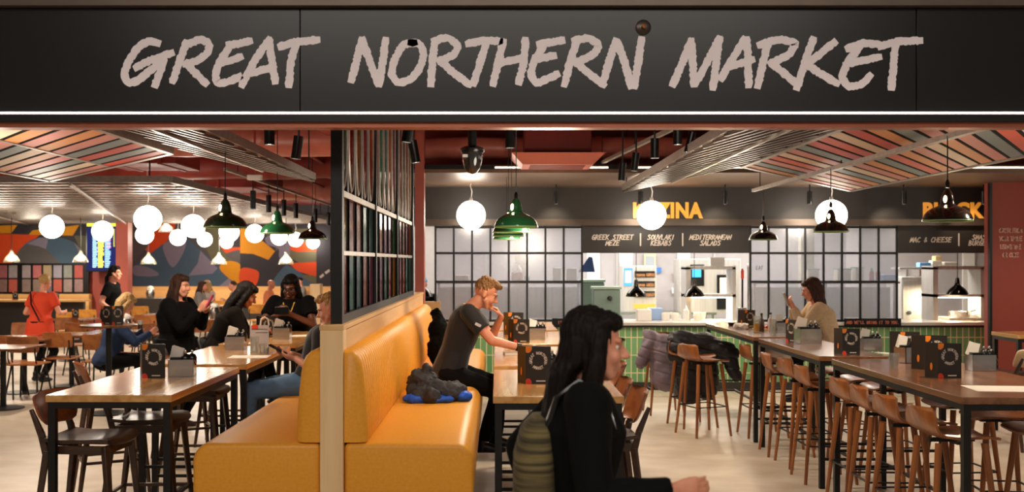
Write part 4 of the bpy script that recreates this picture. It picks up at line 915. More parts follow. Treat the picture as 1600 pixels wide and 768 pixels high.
# ================================================================ STOOLS AND CHAIRS
def grid_shell(pts, wfn, bend, th, nv=10):
    # centre line pts [(x,z)], half width fn, v in [-1,1]; returns closed shell
    f = MB(); top, bot = [], []
    n = len(pts)
    for i, (x, z) in enumerate(pts):
        a = pts[max(i - 1, 0)]; b = pts[min(i + 1, n - 1)]; d = V((b[0] - a[0], b[1] - a[1])).normalized(); nx, nz = d.y, -d.x
        for j in range(nv + 1):
            v = -1 + 2 * j / nv; y = v * wfn(i / (n - 1)); bx, bz = bend(i / (n - 1), v)
            top.append((x + bx, y, z + bz)); bot.append((x + bx + nx * th, y, z + bz + nz * th))
    N = len(top); f.v = top + bot; fs = []
    k = nv + 1
    for i in range(n - 1):
        for j in range(nv):
            a = i * k + j; fs.append((a, a + 1, a + k + 1, a + k)); fs.append((N + a, N + a + k, N + a + k + 1, N + a + 1))
    for i in range(n - 1):
        a = i * k; fs.append((a, a + k, N + a + k, N + a)); a = i * k + nv; fs.append((a, N + a, N + a + k, a + k))
    for j in range(nv): fs.append((j, N + j, N + j + 1, j + 1)); a = (n - 1) * k + j; fs.append((a, a + 1, N + a + 1, N + a))
    f.f = fs; f.m = [0] * len(fs); return f
def bar_stool(label, loc, rz=0):
    t = thing('bar_stool', label, 'stool', loc, rz)
    pts = [(.215, .742), (.19, .752), (.12, .758), (.03, .755), (-.06, .755), (-.12, .762), (-.165, .784), (-.19, .82), (-.206, .865), (-.217, .90), (-.224, .922), (-.227, .934)]
    def wf(u): return (.165 + .04 * min(u / .15, 1)) if u < .15 else (.205 if u < .6 else .205 - .03 * ((u - .6) / .3) if u < .9 else .175 - .075 * ((u - .9) / .1) ** 2)
    def bd(u, v):
        return (.055 * v * v * max(0, (u - .5) / .5), .012 * v * v if u < .6 else 0)
    f = grid_shell(pts, wf, bd, .014); o = f.build('seat_shell', M['stool_wood'], t, smooth=True)
    leg = [(.14, .13), (.14, -.13), (-.13, .13), (-.13, -.13)]
    foot = lambda a, b: (a * 1.52, b * 1.52)
    for a, b in leg:
        fx, fy = foot(a, b); f = MB(); f.cap((fx, fy, .004), (a, b, .735), .0125, .021, 10, flat=True); f.build('leg', M['stool_wood'], t, smooth=True)
    f = MB(); q = []
    for a, b in ((.14, .13), (.14, -.13), (-.13, -.13), (-.13, .13)):
        fx, fy = foot(a, b); u = .30 / .735; q.append(V((fx + (a - fx) * u, fy + (b - fy) * u, .30)))
    for i in range(4): f.bar(q[i], q[(i + 1) % 4], .014, .010)
    f.build('foot_ring', M['black_steel'], t)
    f = MB(); f.b2(-.13, .14, -.02, .02, .725, .745); f.b2(-.02, .02, -.13, .13, .725, .745); f.build('seat_frame', M['black_steel'], t)
    return t
S0 = bar_stool('bar stool nearest the viewer along the front right table', (2.665, 6.02, 0), .04)
GS = None
st = [(2.655, 6.55, .03, 'second bar stool from the viewer along the front right table'), (2.66, 7.02, -.04, 'third bar stool from the viewer along the front right table'), (2.67, 7.47, .03, 'rearmost bar stool along the left side of the front right table'),
      (2.66, 8.36, 0, 'nearest bar stool on the left side of the middle right table'), (2.70, 8.98, .05, 'middle bar stool on the left side of the middle right table'), (2.68, 9.5, -.05, 'rearmost bar stool on the left side of the middle right table'),
      (2.72, 10.5, .05, 'bar stool tucked under the left side of the rear right table'),
      (3.35, 6.2, PI, 'bar stool nearest the viewer on the far side of the front right table'), (3.33, 6.75, PI - .1, 'second bar stool on the far side of the front right table'), (3.34, 7.35, PI + .1, 'rear bar stool on the far side of the front right table'),
      (3.22, 8.3, PI, 'nearest bar stool on the far side of the middle right table'), (3.22, 8.85, PI, 'middle bar stool on the far side of the middle right table'), (3.22, 9.5, PI, 'rear bar stool on the far side of the middle right table'),
      (3.56, 11.0, PI, 'bar stool under the woman in the cream jumper'), (3.3, 11.75, PI, 'bar stool behind the woman in the cream jumper'),
      (2.12, 10.55, .38, 'empty bar stool standing alone in the aisle'), (2.12, 11.12, -1.3, 'bar stool with a black jacket behind the lone aisle stool'), (1.96, 12.05, -1.5, 'bar stool draped with the grey puffer coat')]
for (x, y, r_, lb) in st: dup(S0, (x, y, 0), r_, lb)
dup(S0, (4.0, 5.95, 0), PI, 'bar stool cut by the right edge of the photo, nearer one'); dup(S0, (4.05, 6.7, 0), PI + .2, 'bar stool cut by the right edge of the photo, rear one')

def high_chair(label, loc, rz=0, back=None):
    t = thing('high_chair', label, 'chair', loc, rz)
    dw = M['dark_wood']
    pts = [(.235, .745), (.22, .758), (.15, .764), (.05, .758), (-.08, .755), (-.17, .764), (-.2, .77)]
    f = grid_shell(pts, lambda u: .16 + .05 * min(u / .25, 1) if u < .25 else .21 - .02 * u, lambda u, v: (-.03 * v * v if u < .2 else 0, .008 * v * v), .02); f.build('seat', dw, t, smooth=True)
    f = MB(); f.b2(-.18, .18, -.17, -.145, .70, .745); f.b2(-.18, .18, .145, .17, .70, .745); f.b2(.155, .18, -.16, .16, .70, .745); f.b2(-.19, -.165, -.16, .16, .70, .745); f.build('seat_rail', dw, t)
    for s_ in (-1, 1):
        f = MB(); f.bar((.235, s_ * .20, .002), (.165, s_ * .16, .745), .024, .024, w2=.04, h2=.04); f.build('leg', dw, t, bev=.006)
        f = MB(); f.bar((-.27, s_ * .20, .002), (-.175, s_ * .16, .72), .024, .026, w2=.036, h2=.04)
        f.build('leg', dw, t, bev=.006)
        f = MB(); f.bar((-.178, s_ * .162, .70), (-.205, s_ * .168, .82), .032, .038, w2=.028, h2=.036); f.bar((-.203, s_ * .168, .81), (-.262, s_ * .17, .95), .028, .036, w2=.018, h2=.022); f.build('back_post', dw, t, bev=.005)
    # rounded back plate
    pts = [(-.215, .848), (-.222, .862), (-.233, .89), (-.245, .92), (-.256, .95), (-.268, .985), (-.278, 1.012), (-.284, 1.026), (-.287, 1.032)]
    def wf(u): 
        k = abs(u - .55) / .55; return .215 * (1 - max(0, k) ** 3.2 * .55)
    f = grid_shell(pts, wf, lambda u, v: (.045 * v * v, 0), .012, 12); f.build('backrest', back or M['back_wood'], t, smooth=True)
    f = MB()
    for z, k in ((.30, .0),):
        for s_ in (-1, 1): f.bar((.205, s_ * .182, z), (-.228, s_ * .182, z), .016, .02)
        f.bar((.205, -.182, z), (.205, .182, z), .016, .02); f.bar((-.228, -.182, z + .0), (-.228, .182, z), .016, .02)
    f.build('stretcher', dw, t); return t
H0 = high_chair('dark high chair with rounded brown back at the front left table, nearest the viewer', (-2.34, 5.90, 0), -.08)
for (x, y, r_, lb) in [(-2.24, 6.62, .02, 'dark high chair tucked under the front left table, behind the nearest one'), (-2.9, 7.75, .5, 'dark high chair with only its rounded back showing beyond the front left table'),
        (-2.05, 8.2, PI - .05, 'dark high chair on the bench side of the second left table') if False else (-2.35, 8.05, 0, 'dark high chair at the second left table'),
        (.60, 5.99, PI + .04, 'dark high chair with brown back, nearest of three right of the walking woman'), (.58, 6.5, PI - .03, 'dark high chair with brown back, second of three right of the walking woman'),
        (.68, 7.6, PI, 'dark high chair with brown back, farthest of three right of the walking woman'), (.72, 8.5, PI, 'dark high chair opposite the young man'), (.70, 9.9, PI, 'dark high chair at the table beyond the young man')]:
    dup(H0, (x, y, 0), r_, lb)
G0 = high_chair('grey backed high chair beside the woman in black at the second left table', (-2.78, 9.2, 0), .5, mat('grey_back', (70, 68, 70), rough=.5))
dup(G0, (-2.62, 10.0, 0), 0, 'grey backed high chair under the leaning woman with long hair')
dup(G0, (-2.2, 11.3, 0), -PI / 2, 'grey backed high chair under the woman with the yellow lanyard')
CB = mat('cream_back', (206, 178, 140), rough=.45, var=.06)
C0 = high_chair('pale backed chair at the far right table, left of its pair', (4.86, 9.85, 0), 2.3, CB); C0.scale = (.98, .98, .92)
c = dup(C0, (5.6, 9.75, 0), 1.8, 'pale backed chair at the far right table, cut by the photo edge')
# low cafe area
def cafe_chair(label, loc, rz, bm):
    t = thing('cafe_chair', label, 'chair', loc, rz)
    f = MB(); f.b2(-.2, .21, -.2, .2, .455, .475); f.build('seat', bm, t, bev=.006)
    f = grid_shell([(-.2, .62), (-.208, .66), (-.222, .74), (-.232, .80), (-.236, .825)], lambda u: .2 - .015 * (2 * u - 1) ** 4, lambda u, v: (.05 * v * v, 0), .012); f.build('backrest', bm, t, smooth=True)
    for a in (-1, 1):
        for b in (-1, 1):
            f = MB(); f.cap((a * .22, b * .21, 0), (a * .13, b * .16, .455), .011, .011, 8, True); f.build('leg', M['black_steel'], t, smooth=True)
    for b in (-1, 1): f = MB(); f.tube([(-.15, b * .17, .45), (-.2, b * .175, .55), (-.21, b * .17, .72)], .009, 6); f.build('back_post', M['black_steel'], t, smooth=True)
    return t
LW = wood('cafe_wood', (170, 104, 52), (140, 80, 38), 'X', rough=.4)
YW = wood('cafe_wood_yellow', (214, 150, 62), (190, 124, 46), 'X', rough=.4)
CHR = cafe_chair('brown backed cafe chair left of the woman in orange', (P(45, 0, 13.2).x, 13.2, 0), PI / 2, LW)
def pc_(px, Y): return (P(px, 0, Y).x, Y, 0)
for (px, Y, r_, lb) in [(98, 14.0, PI / 2, 'brown backed cafe chair just right of the woman in orange'), (128, 16.2, PI / 2, 'brown backed cafe chair beyond the orange dressed woman, to the right'),
        (160, 13.6, PI / 2, 'brown backed cafe chair below the round table with menus'), (8, 13.4, PI / 2, 'brown backed cafe chair at the left edge of the photo'), (30, 15.8, -PI / 2, 'cafe chair across the table at the left edge'),
        (98, 17.2, -PI / 2, 'cafe chair facing the viewer behind the orange dressed woman'), (228, 16, PI / 2, 'cafe chair with brown back left of the woman in black, nearer'), (232, 18.5, PI / 2, 'cafe chair with brown back left of the woman in black, farther'),
        (205, 14.6, PI, 'cafe chair beside the person in blue'), (325, 17, PI / 2, 'cafe chair behind the woman in black, to her right'), (338, 20, -PI / 2, 'cafe chair at the far tables right of the woman in black')]:
    dup(CHR, pc_(px, Y), r_, lb)
CY_ = cafe_chair('yellow backed cafe chair behind the brown ones near the server', pc_(110, 19.5), PI / 2, YW)
for (px, Y, r_, lb) in [(140, 20.5, PI / 2, 'yellow backed cafe chair below the departures screen'), (222, 22, PI / 2, 'yellow backed cafe chair right of the pink pilaster'), (240, 24, PI / 2, 'yellow backed cafe chair farther right of the pink pilaster'),
        (330, 23, PI / 2, 'yellow backed cafe chair between the woman in black and the leaning woman'), (350, 25, PI / 2, 'yellow backed cafe chair left of the leaning woman, farther back'), (405, 23, PI / 2, 'yellow backed cafe chair behind the yellow drink')]:
    dup(CY_, pc_(px, Y), r_, lb)
def cafe_table(label, loc, r=.36, h=.75, square=True, m_=None):
    t = thing('cafe_table', label, 'table', loc)
    f = MB()
    if square: f.b2(-r, r, -r, r, h - .025, h)
    else: f.lathe([(0, h - .025), (r, h - .025), (r, h), (0, h)], seg=32)
    f.build('tabletop', m_ or M['table_walnut'], t, bev=.003)
    f = MB(); f.cap((0, 0, .02), (0, 0, h - .03), .035, .035, 12, True); f.build('column', M['black_steel'], t, smooth=True)
    f = MB(); f.lathe([(0, 0), (.24, 0), (.24, .012), (.05, .03), (0, .03)], seg=28); f.build('base', M['black_steel'], t, smooth=True)
    return t
cafe_table('brown topped cafe table at the left edge in front of the orange dressed woman', pc_(38, 13.9), .42)
cafe_table('round high table carrying two menu cards by the person in blue', pc_(170, 12.0), .32, 1.04, False)
for (px, Y, lb) in [(5, 12.4, 'dark cafe table cut by the left edge of the photo'), (112, 14.6, 'cafe table right of the orange dressed woman'), (112, 18.4, 'cafe table behind the orange dressed woman'), (190, 15.4, 'cafe table in front of the person in blue'), (226, 18.9, 'cafe table left of the woman in black'),
        (252, 20, 'far cafe table right of the pink pilaster'), (335, 18.6, 'cafe table right of the woman in black'), (345, 24, 'far cafe table beneath the brown haired diner'), (420, 24, 'far cafe table beneath the bald diner')]:
    cafe_table(lb, pc_(px, Y), .36)
# benches along the far walls
t = thing('wall_counter', 'long pine wall counter behind the orange dressed woman', 'counter', (-14.2, 21.5, 0))
f = MB(); f.b2(-4, 5.5, 0, .45, .93, .97); f.build('worktop', M['pine_x'], t)
f = MB(); f.b2(-4, 5.4, .3, .42, 0, .93); f.build('base', M['char'], t)
t = thing('wall_bench', 'long pine bench under the far mural', 'bench', (-7.4, 31.2, 0))
f = MB(); f.b2(-4, 4, 0, .5, .42, .47); f.build('seat', M['pine_x'], t)
f = MB(); f.b2(-4, 4, .45, .55, 0, 1.0); f.build('back', M['pine_x'], t)
f = MB(); f.b2(-3.9, 3.9, .1, .4, 0, .42); f.build('plinth', M['char'], t)
f = MB(); f.b2(P(484, 0, 26).x, P(500, 0, 26).x, 26, 26.4, 0, 1.2); o = f.build('pine_divider', M['pine']); tag(o, 'pine divider beside the grey hooded man at the back', 'partition')
f = MB(); f.b2(-8.15, -7.5, 22.9, 23.5, .0, .95); o = f.build('dark_sideboard', M['char'], bev=.01); tag(o, 'low dark sideboard right of the pink pilaster', 'sideboard')
# ================================================================ TABLE WARE
def ring_text(f, R, h, org, s_top='GREAT NORTHERN', s_bot='MARKET'):
    def put(ch, ang, up):
        n = V((math.cos(ang), 0, math.sin(ang))); X = V((math.sin(ang), 0, -math.cos(ang))) * (1 if up else -1); Z = n * (1 if up else -1)
        c = V(org) + n * (R if up else R + h) - X * h * .36
        for st_ in GL.get(ch, []): stroke(f, [(p[0] * h * .9, p[1] * h) for p in st_], h * .2, c, X, Z, .0006)
    n = len(s_top)
    for i, ch in enumerate(s_top): put(ch, math.radians(205 - 230 * (i + .5) / n), True)
    n = len(s_bot)
    for i, ch in enumerate(s_bot): put(ch, math.radians(230 + 80 * (i + .5) / n), False)
    for a in (213, 327): 
        c = V(org) + V((math.cos(math.radians(a)), 0, math.sin(math.radians(a)))) * (R + h * .5); f.box(c, (.004, .001, .004))
def menu(label, loc, rz, w=.145, h=.215):
    t = thing('menu_card', label, 'menu', loc, rz)
    f = MB(); f.b2(-w / 2, w / 2, 0, .003, 0, h); f.bar((-w / 2 + .001, .002, h / 2), (-w / 2 - .04, .1, h / 2), h, .003, up=V((1, 0, 0))) if False else f.prism([(-w / 2, 0, 0), (-w / 2 - .045, .09, 0), (-w / 2 - .045, .09, h), (-w / 2, 0, h)], (.003, .001, 0))
    f.prism([(w / 2, .003, 0), (-w / 2 - .045, .09, 0), (-w / 2 - .045, .09, h), (w / 2, .003, h)], (0, .003, 0))
    f.build('card', M['menu_black'], t)
    f = MB(); ring_text(f, .036, .0155, (0, -.0008, h * .62)); f.build('ring_logo', M['ink'], t)
    f = MB()
    def disc(cx, cz, rx, rz_, a0, a1, mm):
        f.use(mm); pts = []
        for k in range(17):
            a = math.radians(a0 + (a1 - a0) * k / 16); pts.append((min(max(cx + rx * math.cos(a), -w / 2), w / 2), -.001, min(max(cz + rz_ * math.sin(a), 0), h)))
        f.prism(pts, (0, .0008, 0))
    disc(-w / 2 + .012, h - .008, .024, .03, 0, 360, M['orange']); f.build('orange_spot', None, t)
    f = MB(); disc(-w / 2 + .015, .0, .02, .03, 0, 180, M['redp']); f.build('red_spot', None, t)
    f = MB(); n_ = V((-.09, -.045, 0)).normalized()
    pts = [V((-w / 2 - .022, .044, h * .32)) + V((-.45 * .009 * math.cos(a), .9 * .009 * math.cos(a), .024 * math.sin(a))) + n_ * .002 for a in [2 * PI * k / 14 for k in range(14)]]
    f.prism(pts, n_ * .001); f.build('side_spot', M['orange'], t)
    f = MB(); f.b2(-.012, .042, -.001, 0, .012, .019); f.build('footer', M['ink'], t)
    return t
p = P(240, 0, 6.5)
M0 = menu('dark menu card with ring logo on the front left table', (p.x, 6.5, 1.04), .0)
for (px, Y, r_, lb, s_) in [(841, 6.2, .0, 'dark folded menu card with ring logo on the table nearest the banquette', 1.05), (815, 9.3, .05, 'dark menu card with ring logo beyond the young man\'s hand', 1.0), (806, 10.3, .0, 'dark menu card standing behind the other one beyond the young man', 1.05),
        (1484, 6.5, .0, 'large dark folded menu card with ring logo, front right table', 1.02), (1463, 7.0, .1, 'dark menu card standing right behind the large folded one', 1.08), (1330, 8.15, -.05, 'dark menu card at the front end of the middle right table', .95),
        (1236, 9.4, -1.1, 'dark menu card seen edge on beside the steel box of the middle table', .95), (1172, 11.5, .3, 'plain dark menu card behind the beer glass', .9), (1422, 7.62, 0, 'dark menu card behind the steel box of the front right table', 1.0),
        (420, 10.0, .3, 'dark menu card seen behind the clear stand at the third left table', .95), (166, 12.0, -.4, 'left dark menu card on the round high table', 1.0), (184, 12.05, .9, 'right dark menu card on the round high table', 1.0),
        (24, 21.6, 0, 'menu card with ring logo on the far wall counter, left', .8), (88, 21.6, 0, 'menu card with ring logo on the far wall counter, right', .8), (118, 18.4, 0, 'menu card on the cafe table near the server', .8)]:
    z = 1.04 if Y < 13 else (.97 if Y > 20 else .75)
    dup(M0, (P(px, 0, Y).x, Y, z), r_, lb, sc_=s_)
def pots(f, x, y, z):
    f.lathe([(0, 0), (.024, 0), (.03, .02), (.03, .05), (.022, .07), (.01, .078), (0, .08)], (x, y, z), 18)
def condiment(label, loc, rz, w=.16, d=.12, h=.11, nap=True, npots=2):
    t = thing('condiment_box', label, 'condiment box', loc, rz)
    f = MB(); th = .004
    f.b2(-w / 2, w / 2, -d / 2, -d / 2 + th, 0, h); f.b2(-w / 2, w / 2, d / 2 - th, d / 2, 0, h); f.b2(-w / 2, -w / 2 + th, -d / 2, d / 2, 0, h); f.b2(w / 2 - th, w / 2, -d / 2, d / 2, 0, h); f.b2(-w / 2, w / 2, -d / 2, d / 2, 0, th)
    f.build('box', M['steel'], t)
    for k in range(npots):
        f = MB(); pots(f, w * (.12 + .26 * k), -.01 + .01 * k, h * .62); o = f.build('pot', M['black_p'], t, smooth=True)
        g = MB(); g.lathe([(0, 0), (.007, 0), (.010, .012), (.006, .022), (0, .024)], (w * (.12 + .26 * k), -.01 + .01 * k, h * .62 + .077), 10); g.build('knob', M['steel'], o, smooth=True)
    f = MB(); f.b2(-w / 2 + .01, 0, -d / 2 + .02, d / 2 - .01, h * .8, h * 1.12); f.build('caddy', M['black_p'], t)
    if nap:
        f = MB(); 
        for k in range(4): f.box((-w * .25, .015 + k * .005, h * 1.3), (.075, .002, .09), Matrix.Rotation(.2 + .05 * k, 3, 'Y'))
        f.build('napkins', M['paper'], t)
    f = MB(); f.tube([(w / 2 + .002, -d * .3, h * .95), (w / 2 + .02, -d * .35, h * .6), (w / 2 + .022, -d * .2, h * .35)], .0025, 6); f.build('cord', M['copper'], t)
    return t
B0 = condiment('steel condiment box with black pots on the front left table', (P(280, 0, 6.55).x, 6.62, 1.04), .12)
B1 = None
for (px, Y, r_, lb, s_) in [(369, 8.62, 0, 'steel condiment box with black pots on the second left table', 1.0), (441, 9.75, 0, 'steel condiment box on the third left table', 1.0), (848, 6.62, -.1, 'condiment box hidden behind the folded menu beside the banquette', 1.0),
        (1420, 7.5, .35, 'steel condiment box with two black pots at the back of the front right table', 1.05), (1532, 6.95, .0, 'steel condiment box right of the large folded menu', 1.0), (1262, 9.2, .1, 'wide steel condiment box on the middle right table', 1.25), (1360, 8.5, .0, 'steel condiment box behind the menu card of the middle right table', .95),
        (1224, 10.6, 0, 'steel condiment box on the rear right table before the seated woman', 1.0), (838, 9.7, 0, 'condiment box beyond the young man', 1.0)]:
    dup(B0, (P(px, 0, Y).x, Y, 1.04), r_, lb, sc_=s_)
# clear stand on the second table
t = thing('menu_holder', 'clear menu holder with a white card and arched handle on the second left table', 'menu holder', (P(405, 0, 8.35).x, 8.35, 1.04))
f = MB(); f.b2(-.075, .08, -.002, .002, 0, .22); f.build('sheet', mat('grey_card', (196, 186, 186), rough=.5, var=.08), t)
f = MB(); f.tube([(.01, 0, .22), (.018, 0, .27), (.045, 0, .287), (.072, 0, .27), (.08, 0, .22)], .007, 8); f.build('handle', M['white'], t, smooth=True)
f = MB(); f.b2(-.06, .07, -.004, -.002, .185, .19); f.b2(-.03, .07, -.004, -.002, .158, .162); f.build('print', M['char'], t)
f = MB(); f.b2(-.06, -.01, -.006, -.004, .19, .22); f.build('red_tab', M['redp'], t)
f = MB(); f.prism([(.04, -.004, 0), (.08, -.004, 0), (.08, -.004, .05)], (0, .002, 0)); f.build('blue_corner', mat('blue_print', (70, 96, 120), rough=.5), t)
def sheet(label, px, py, Y, w, d, rz, m_=None, z=1.0401):
    f = MB(); f.b2(-w / 2, w / 2, -d / 2, d / 2, 0, .0015); o = f.build('paper_menu', m_ or M['paper'], loc=(P(px, 0, Y).x, Y, z)); o.rotation_euler = (0, 0, rz); return tag(o, label, 'paper menu')
sheet('white paper sheet on the second left table', 390, 0, 7.95, .30, .22, .05)
sheet('crumpled paper menu before the woman with yellow lanyard', 470, 0, 10.2, .3, .24, .3)
sheet('paper menu lying at the right edge of the front right table', 1570, 0, 5.95, .40, .28, -.1)
sheet('pale folded paper on the middle right table beside the steel box', 1384, 0, 8.25, .10, .16, .3)
def glass(label, px, Y, r=.034, h=.12, fill=None, fh=.7, z=1.04, off=0):
    t = thing('drinking_glass', label, 'glass', (P(px, 0, Y).x, Y, z))
    f = MB(); f.lathe([(0, 0), (r * .8, 0), (r, h), (r - .003, h), (r * .8 - .003, .008), (0, .008)], seg=20); f.build('glass', M['clear'], t, smooth=True)
    if fill: f = MB(); f.lathe([(0, .01), (r * .78, .01), (r * .78 + (r * .16) * fh, h * fh), (0, h * fh)], seg=20); f.build('drink', fill, t, smooth=True)
    return t
beer = mat('beer', (226, 160, 40), rough=.1, coat=.5); oj = mat('orange_juice', (240, 160, 40), rough=.3); cola = mat('dark_drink', (40, 20, 14), rough=.1)
glass('empty tall glass in front of the clear menu holder', 398, 8.2, .036, .14); glass('short empty glass beside the tall one', 411, 8.15, .034, .085)
glass('glass of orange juice before the woman with yellow lanyard', 401, 10.5, .045, .13, oj, .85); glass('tall beer glass half full on the rear right table', 1182, 10.7, .036, .17, beer, .55)
glass('clear glass right of the beer on the rear right table', 1208, 10.3, .03, .16); glass('clear glass left of the steel box at the back of the front right table', 1397, 7.15, .034, .1); glass('glass before the black sauce dishes on the rear right table', 1170, 11.9, .03, .15)
glass('glass of dark drink on the cafe table by the person in blue', 219, 15.3, .04, .15, cola, .6, .75)
def bottle(label, px, Y, m_, h=.19, r=.028, z=1.04):
    t = thing('sauce_bottle', label, 'bottle', (P(px, 0, Y).x, Y, z))
    f = MB(); f.lathe([(0, 0), (r, 0), (r, h * .6), (r * .45, h * .75), (r * .4, h * .9), (0, h * .9)], seg=16); f.build('bottle', m_, t, smooth=True)
    f = MB(); f.lathe([(0, h * .9), (r * .5, h * .9), (r * .45, h), (0, h)], seg=12); f.build('cap', M['black_p'], t, smooth=True)
bottle('tall dark sauce bottle right of the beer', 1190, 10.9, mat('amber_bottle', (70, 40, 18), rough=.15)); bottle('slim pale bottle between the food tray and clear glass', 1204, 11.0, M['white'])
t = thing('food_tray', 'small wooden tray of orange food on the rear right table', 'tray', (P(1197, 0, 11.1).x, 11.1, 1.04))
f = MB(); f.b2(-.13, .11, -.08, .08, 0, .015); f.build('tray', M['pine'], t, bev=.003)
f = MB()
for k in range(14): f.ell((random.uniform(-.1, .09), random.uniform(-.06, .06), .03), (.022, .018, .016), seg=8, ring=5)
f.build('food', mat('fried_food', (206, 112, 44), rough=.5, rgb2=(150, 70, 24), scale=30), t, smooth=True)
f = MB(); f.v = []
for k in range(3): f.ell((random.uniform(-.06, .06), random.uniform(-.04, .04), .03), (.05, .035, .03), seg=12, ring=8)
f.v = [tuple(V(q) + noise.noise_vector(V(q) * 40) * .02) for q in f.v]
o = f.build('crumpled_napkin', M['paper'], loc=(P(1160, 0, 11.2).x, 11.2, 1.045)); tag(o, 'crumpled white napkin on the rear right table', 'napkin')
for i, px in enumerate((1142, 1150)):
    f = MB(); f.lathe([(0, 0), (.025, 0), (.035, .035), (.03, .035), (.022, .006), (0, .006)], seg=16); o = f.build('sauce_dish', M['black_p'], smooth=True, loc=(P(px, 0, 11.8).x, 11.8, 1.04)); tag(o, ['small black sauce dish, left of its pair', 'small black sauce dish, right of its pair'][i], 'dish')
f = MB(); f.b2(-.05, .05, -.04, .04, 0, .2); o = f.build('napkin_holder', M['steel'], bev=.004, loc=(P(1159, 0, 11.95).x, 11.95, 1.04)); tag(o, 'steel napkin holder at the back of the rear right table', 'napkin holder')
f = MB()
for k in range(4): f.b2(-.045 + k * .001, .045, -.05, .03, .012 * k, .012 * k + .01)
o = f.build('napkin_stack', M['paper'], loc=(P(1255, 0, 9.62).x, 9.6, 1.04)); tag(o, 'pile of white napkins behind the wide steel box', 'napkins')
# book under the young man's hand
t = thing('book', 'small closed book under the young man\'s right hand', 'book', (.16, 8.12, 1.04), .1)
f = MB(); f.b2(-.10, .09, -.07, .07, .003, .022); f.build('pages', M['paper'], t)
f = MB(); f.b2(-.102, .092, -.073, .073, 0, .003); f.b2(-.102, .092, -.073, .073, .022, .025); f.build('cover', mat('taupe_cover', (170, 140, 112), rough=.5), t)
# white kettle like jars on far tables
for (px, Y, z, lb) in [(235, 23.2, .95, 'silver and white jar on the dark sideboard right of the pilaster'), (335, 18.6, .75, 'white jar on the far table right of the woman in black'), (196, 14.8, .75, 'glass jar before the person in blue')]:
    t = thing('cutlery_jar', lb, 'jar', (P(px, 0, Y).x, Y, z))
    f = MB(); f.lathe([(0, 0), (.08, 0), (.1, .1), (.07, .2), (0, .2)], seg=20); f.build('jar', M['steel'], t, smooth=True)
    f = MB(); f.ell((0, 0, .22), (.08, .07, .06), seg=14, ring=8); f.build('napkins', M['paper'], t, smooth=True)
# ================================================================ PENDANTS
def pendant(label, x, y, zb, d, m_, top=3.6, inner=None, group=None):
    s_ = d / .34
    t = thing('pendant_lamp', label, 'pendant lamp', (x, y, zb), 0, group)
    f = MB(); o_ = [(.17, 0), (.172, .006), (.169, .014), (.158, .042), (.138, .068), (.110, .088), (.080, .101), (.058, .110), (.050, .122), (.046, .150), (.040, .180), (.028, .208), (.016, .224), (0, .228)]
    i_ = [(0, .16), (.03, .15), (.045, .104), (.078, .094), (.105, .08), (.132, .060), (.152, .036), (.165, 0)]
    f.lathe([(a * s_, b * s_) for a, b in (o_ + i_ + [(.17, 0)])], seg=48); f.build('lamp_shade', m_, t, smooth=True)
    f = MB(); f.lathe([(a * s_, b * s_) for a, b in ((.1712, -.004), (.1735, .002), (.1712, .008), (.168, .002))], seg=48, closed=True); f.build('shade_rim', mat('rim_green', (150, 190, 130), rough=.25, coat=.4), t, smooth=True)
    f = MB(); f.ell((0, 0, .07 * s_), (.035 * s_, .035 * s_, .045 * s_), seg=14, ring=9); f.build('bulb', M['bulb'], t, smooth=True)
    f = MB(); f.ell((-.030 * s_, -.032 * s_, .152 * s_), (.013 * s_, .012 * s_, .028 * s_), seg=10, ring=7); f.build('lit_slot', M['bulb'], t, smooth=True)
    f = MB(); f.lathe([(0, .215), (.014, .215), (.014, .25), (.006, .27), (0, .27)], seg=12); f.build('cap', M['black_p'], t, smooth=True)
    f = MB(); f.bar((0, 0, .25), (0, 0, top - zb), .006); f.build('cord', M['black_p'], t)
    return t
pendant('large dark green pendant lamp over the left tables, nearest', -2.12, 8.0, 2.045, .335, M['dkgreen_en'])
pendant('bright green pendant lamp over the left tables, middle one', -2.12, 9.9, 2.05, .335, M['green_en'])
pendant('small black pendant lamp over the left tables, farthest', -2.15, 11.95, 2.04, .335, M['black_en'])
for i, (x, Y) in enumerate(((.15, 7.9), (.135, 9.3), (.125, 10.8), (.12, 12.4))):
    pendant('green pendant lamp over the banquette tables, %s' % ['nearest of the row', 'second of the row', 'third of the row', 'farthest of the row'][i], x, Y, 2.045, .335, M['green_en'], 3.6)
pendant('small black pendant lamp at the left end of the lighting track', 2.97, 11.4, 2.02, .31, M['black_en'], 2.6)
pendant('black pendant lamp in front of the right globe', 2.95, 9.04, 2.04, .30, M['black_en'], 2.6)
pendant('large black pendant lamp in front of the BLACK IRON letters', 2.95, 6.7, 2.045, .31, M['black_en'], 2.6)
for (x, y, z, e) in ((-2.12, 8.0, 2.08, 14), (-2.12, 9.9, 2.08, 14), (-2.15, 11.95, 2.08, 10), (.15, 7.9, 2.08, 16), (.13, 9.3, 2.08, 14), (.12, 10.8, 2.08, 12), (2.98, 11.4, 2.05, 10), (2.95, 9.04, 2.05, 12), (2.95, 6.7, 2.05, 16)):
    lamp('pendant_glow', 'SPOT', (x, y, z), e, (1, .76, .5), .035, (x, y + .001, 0), 125, .5)
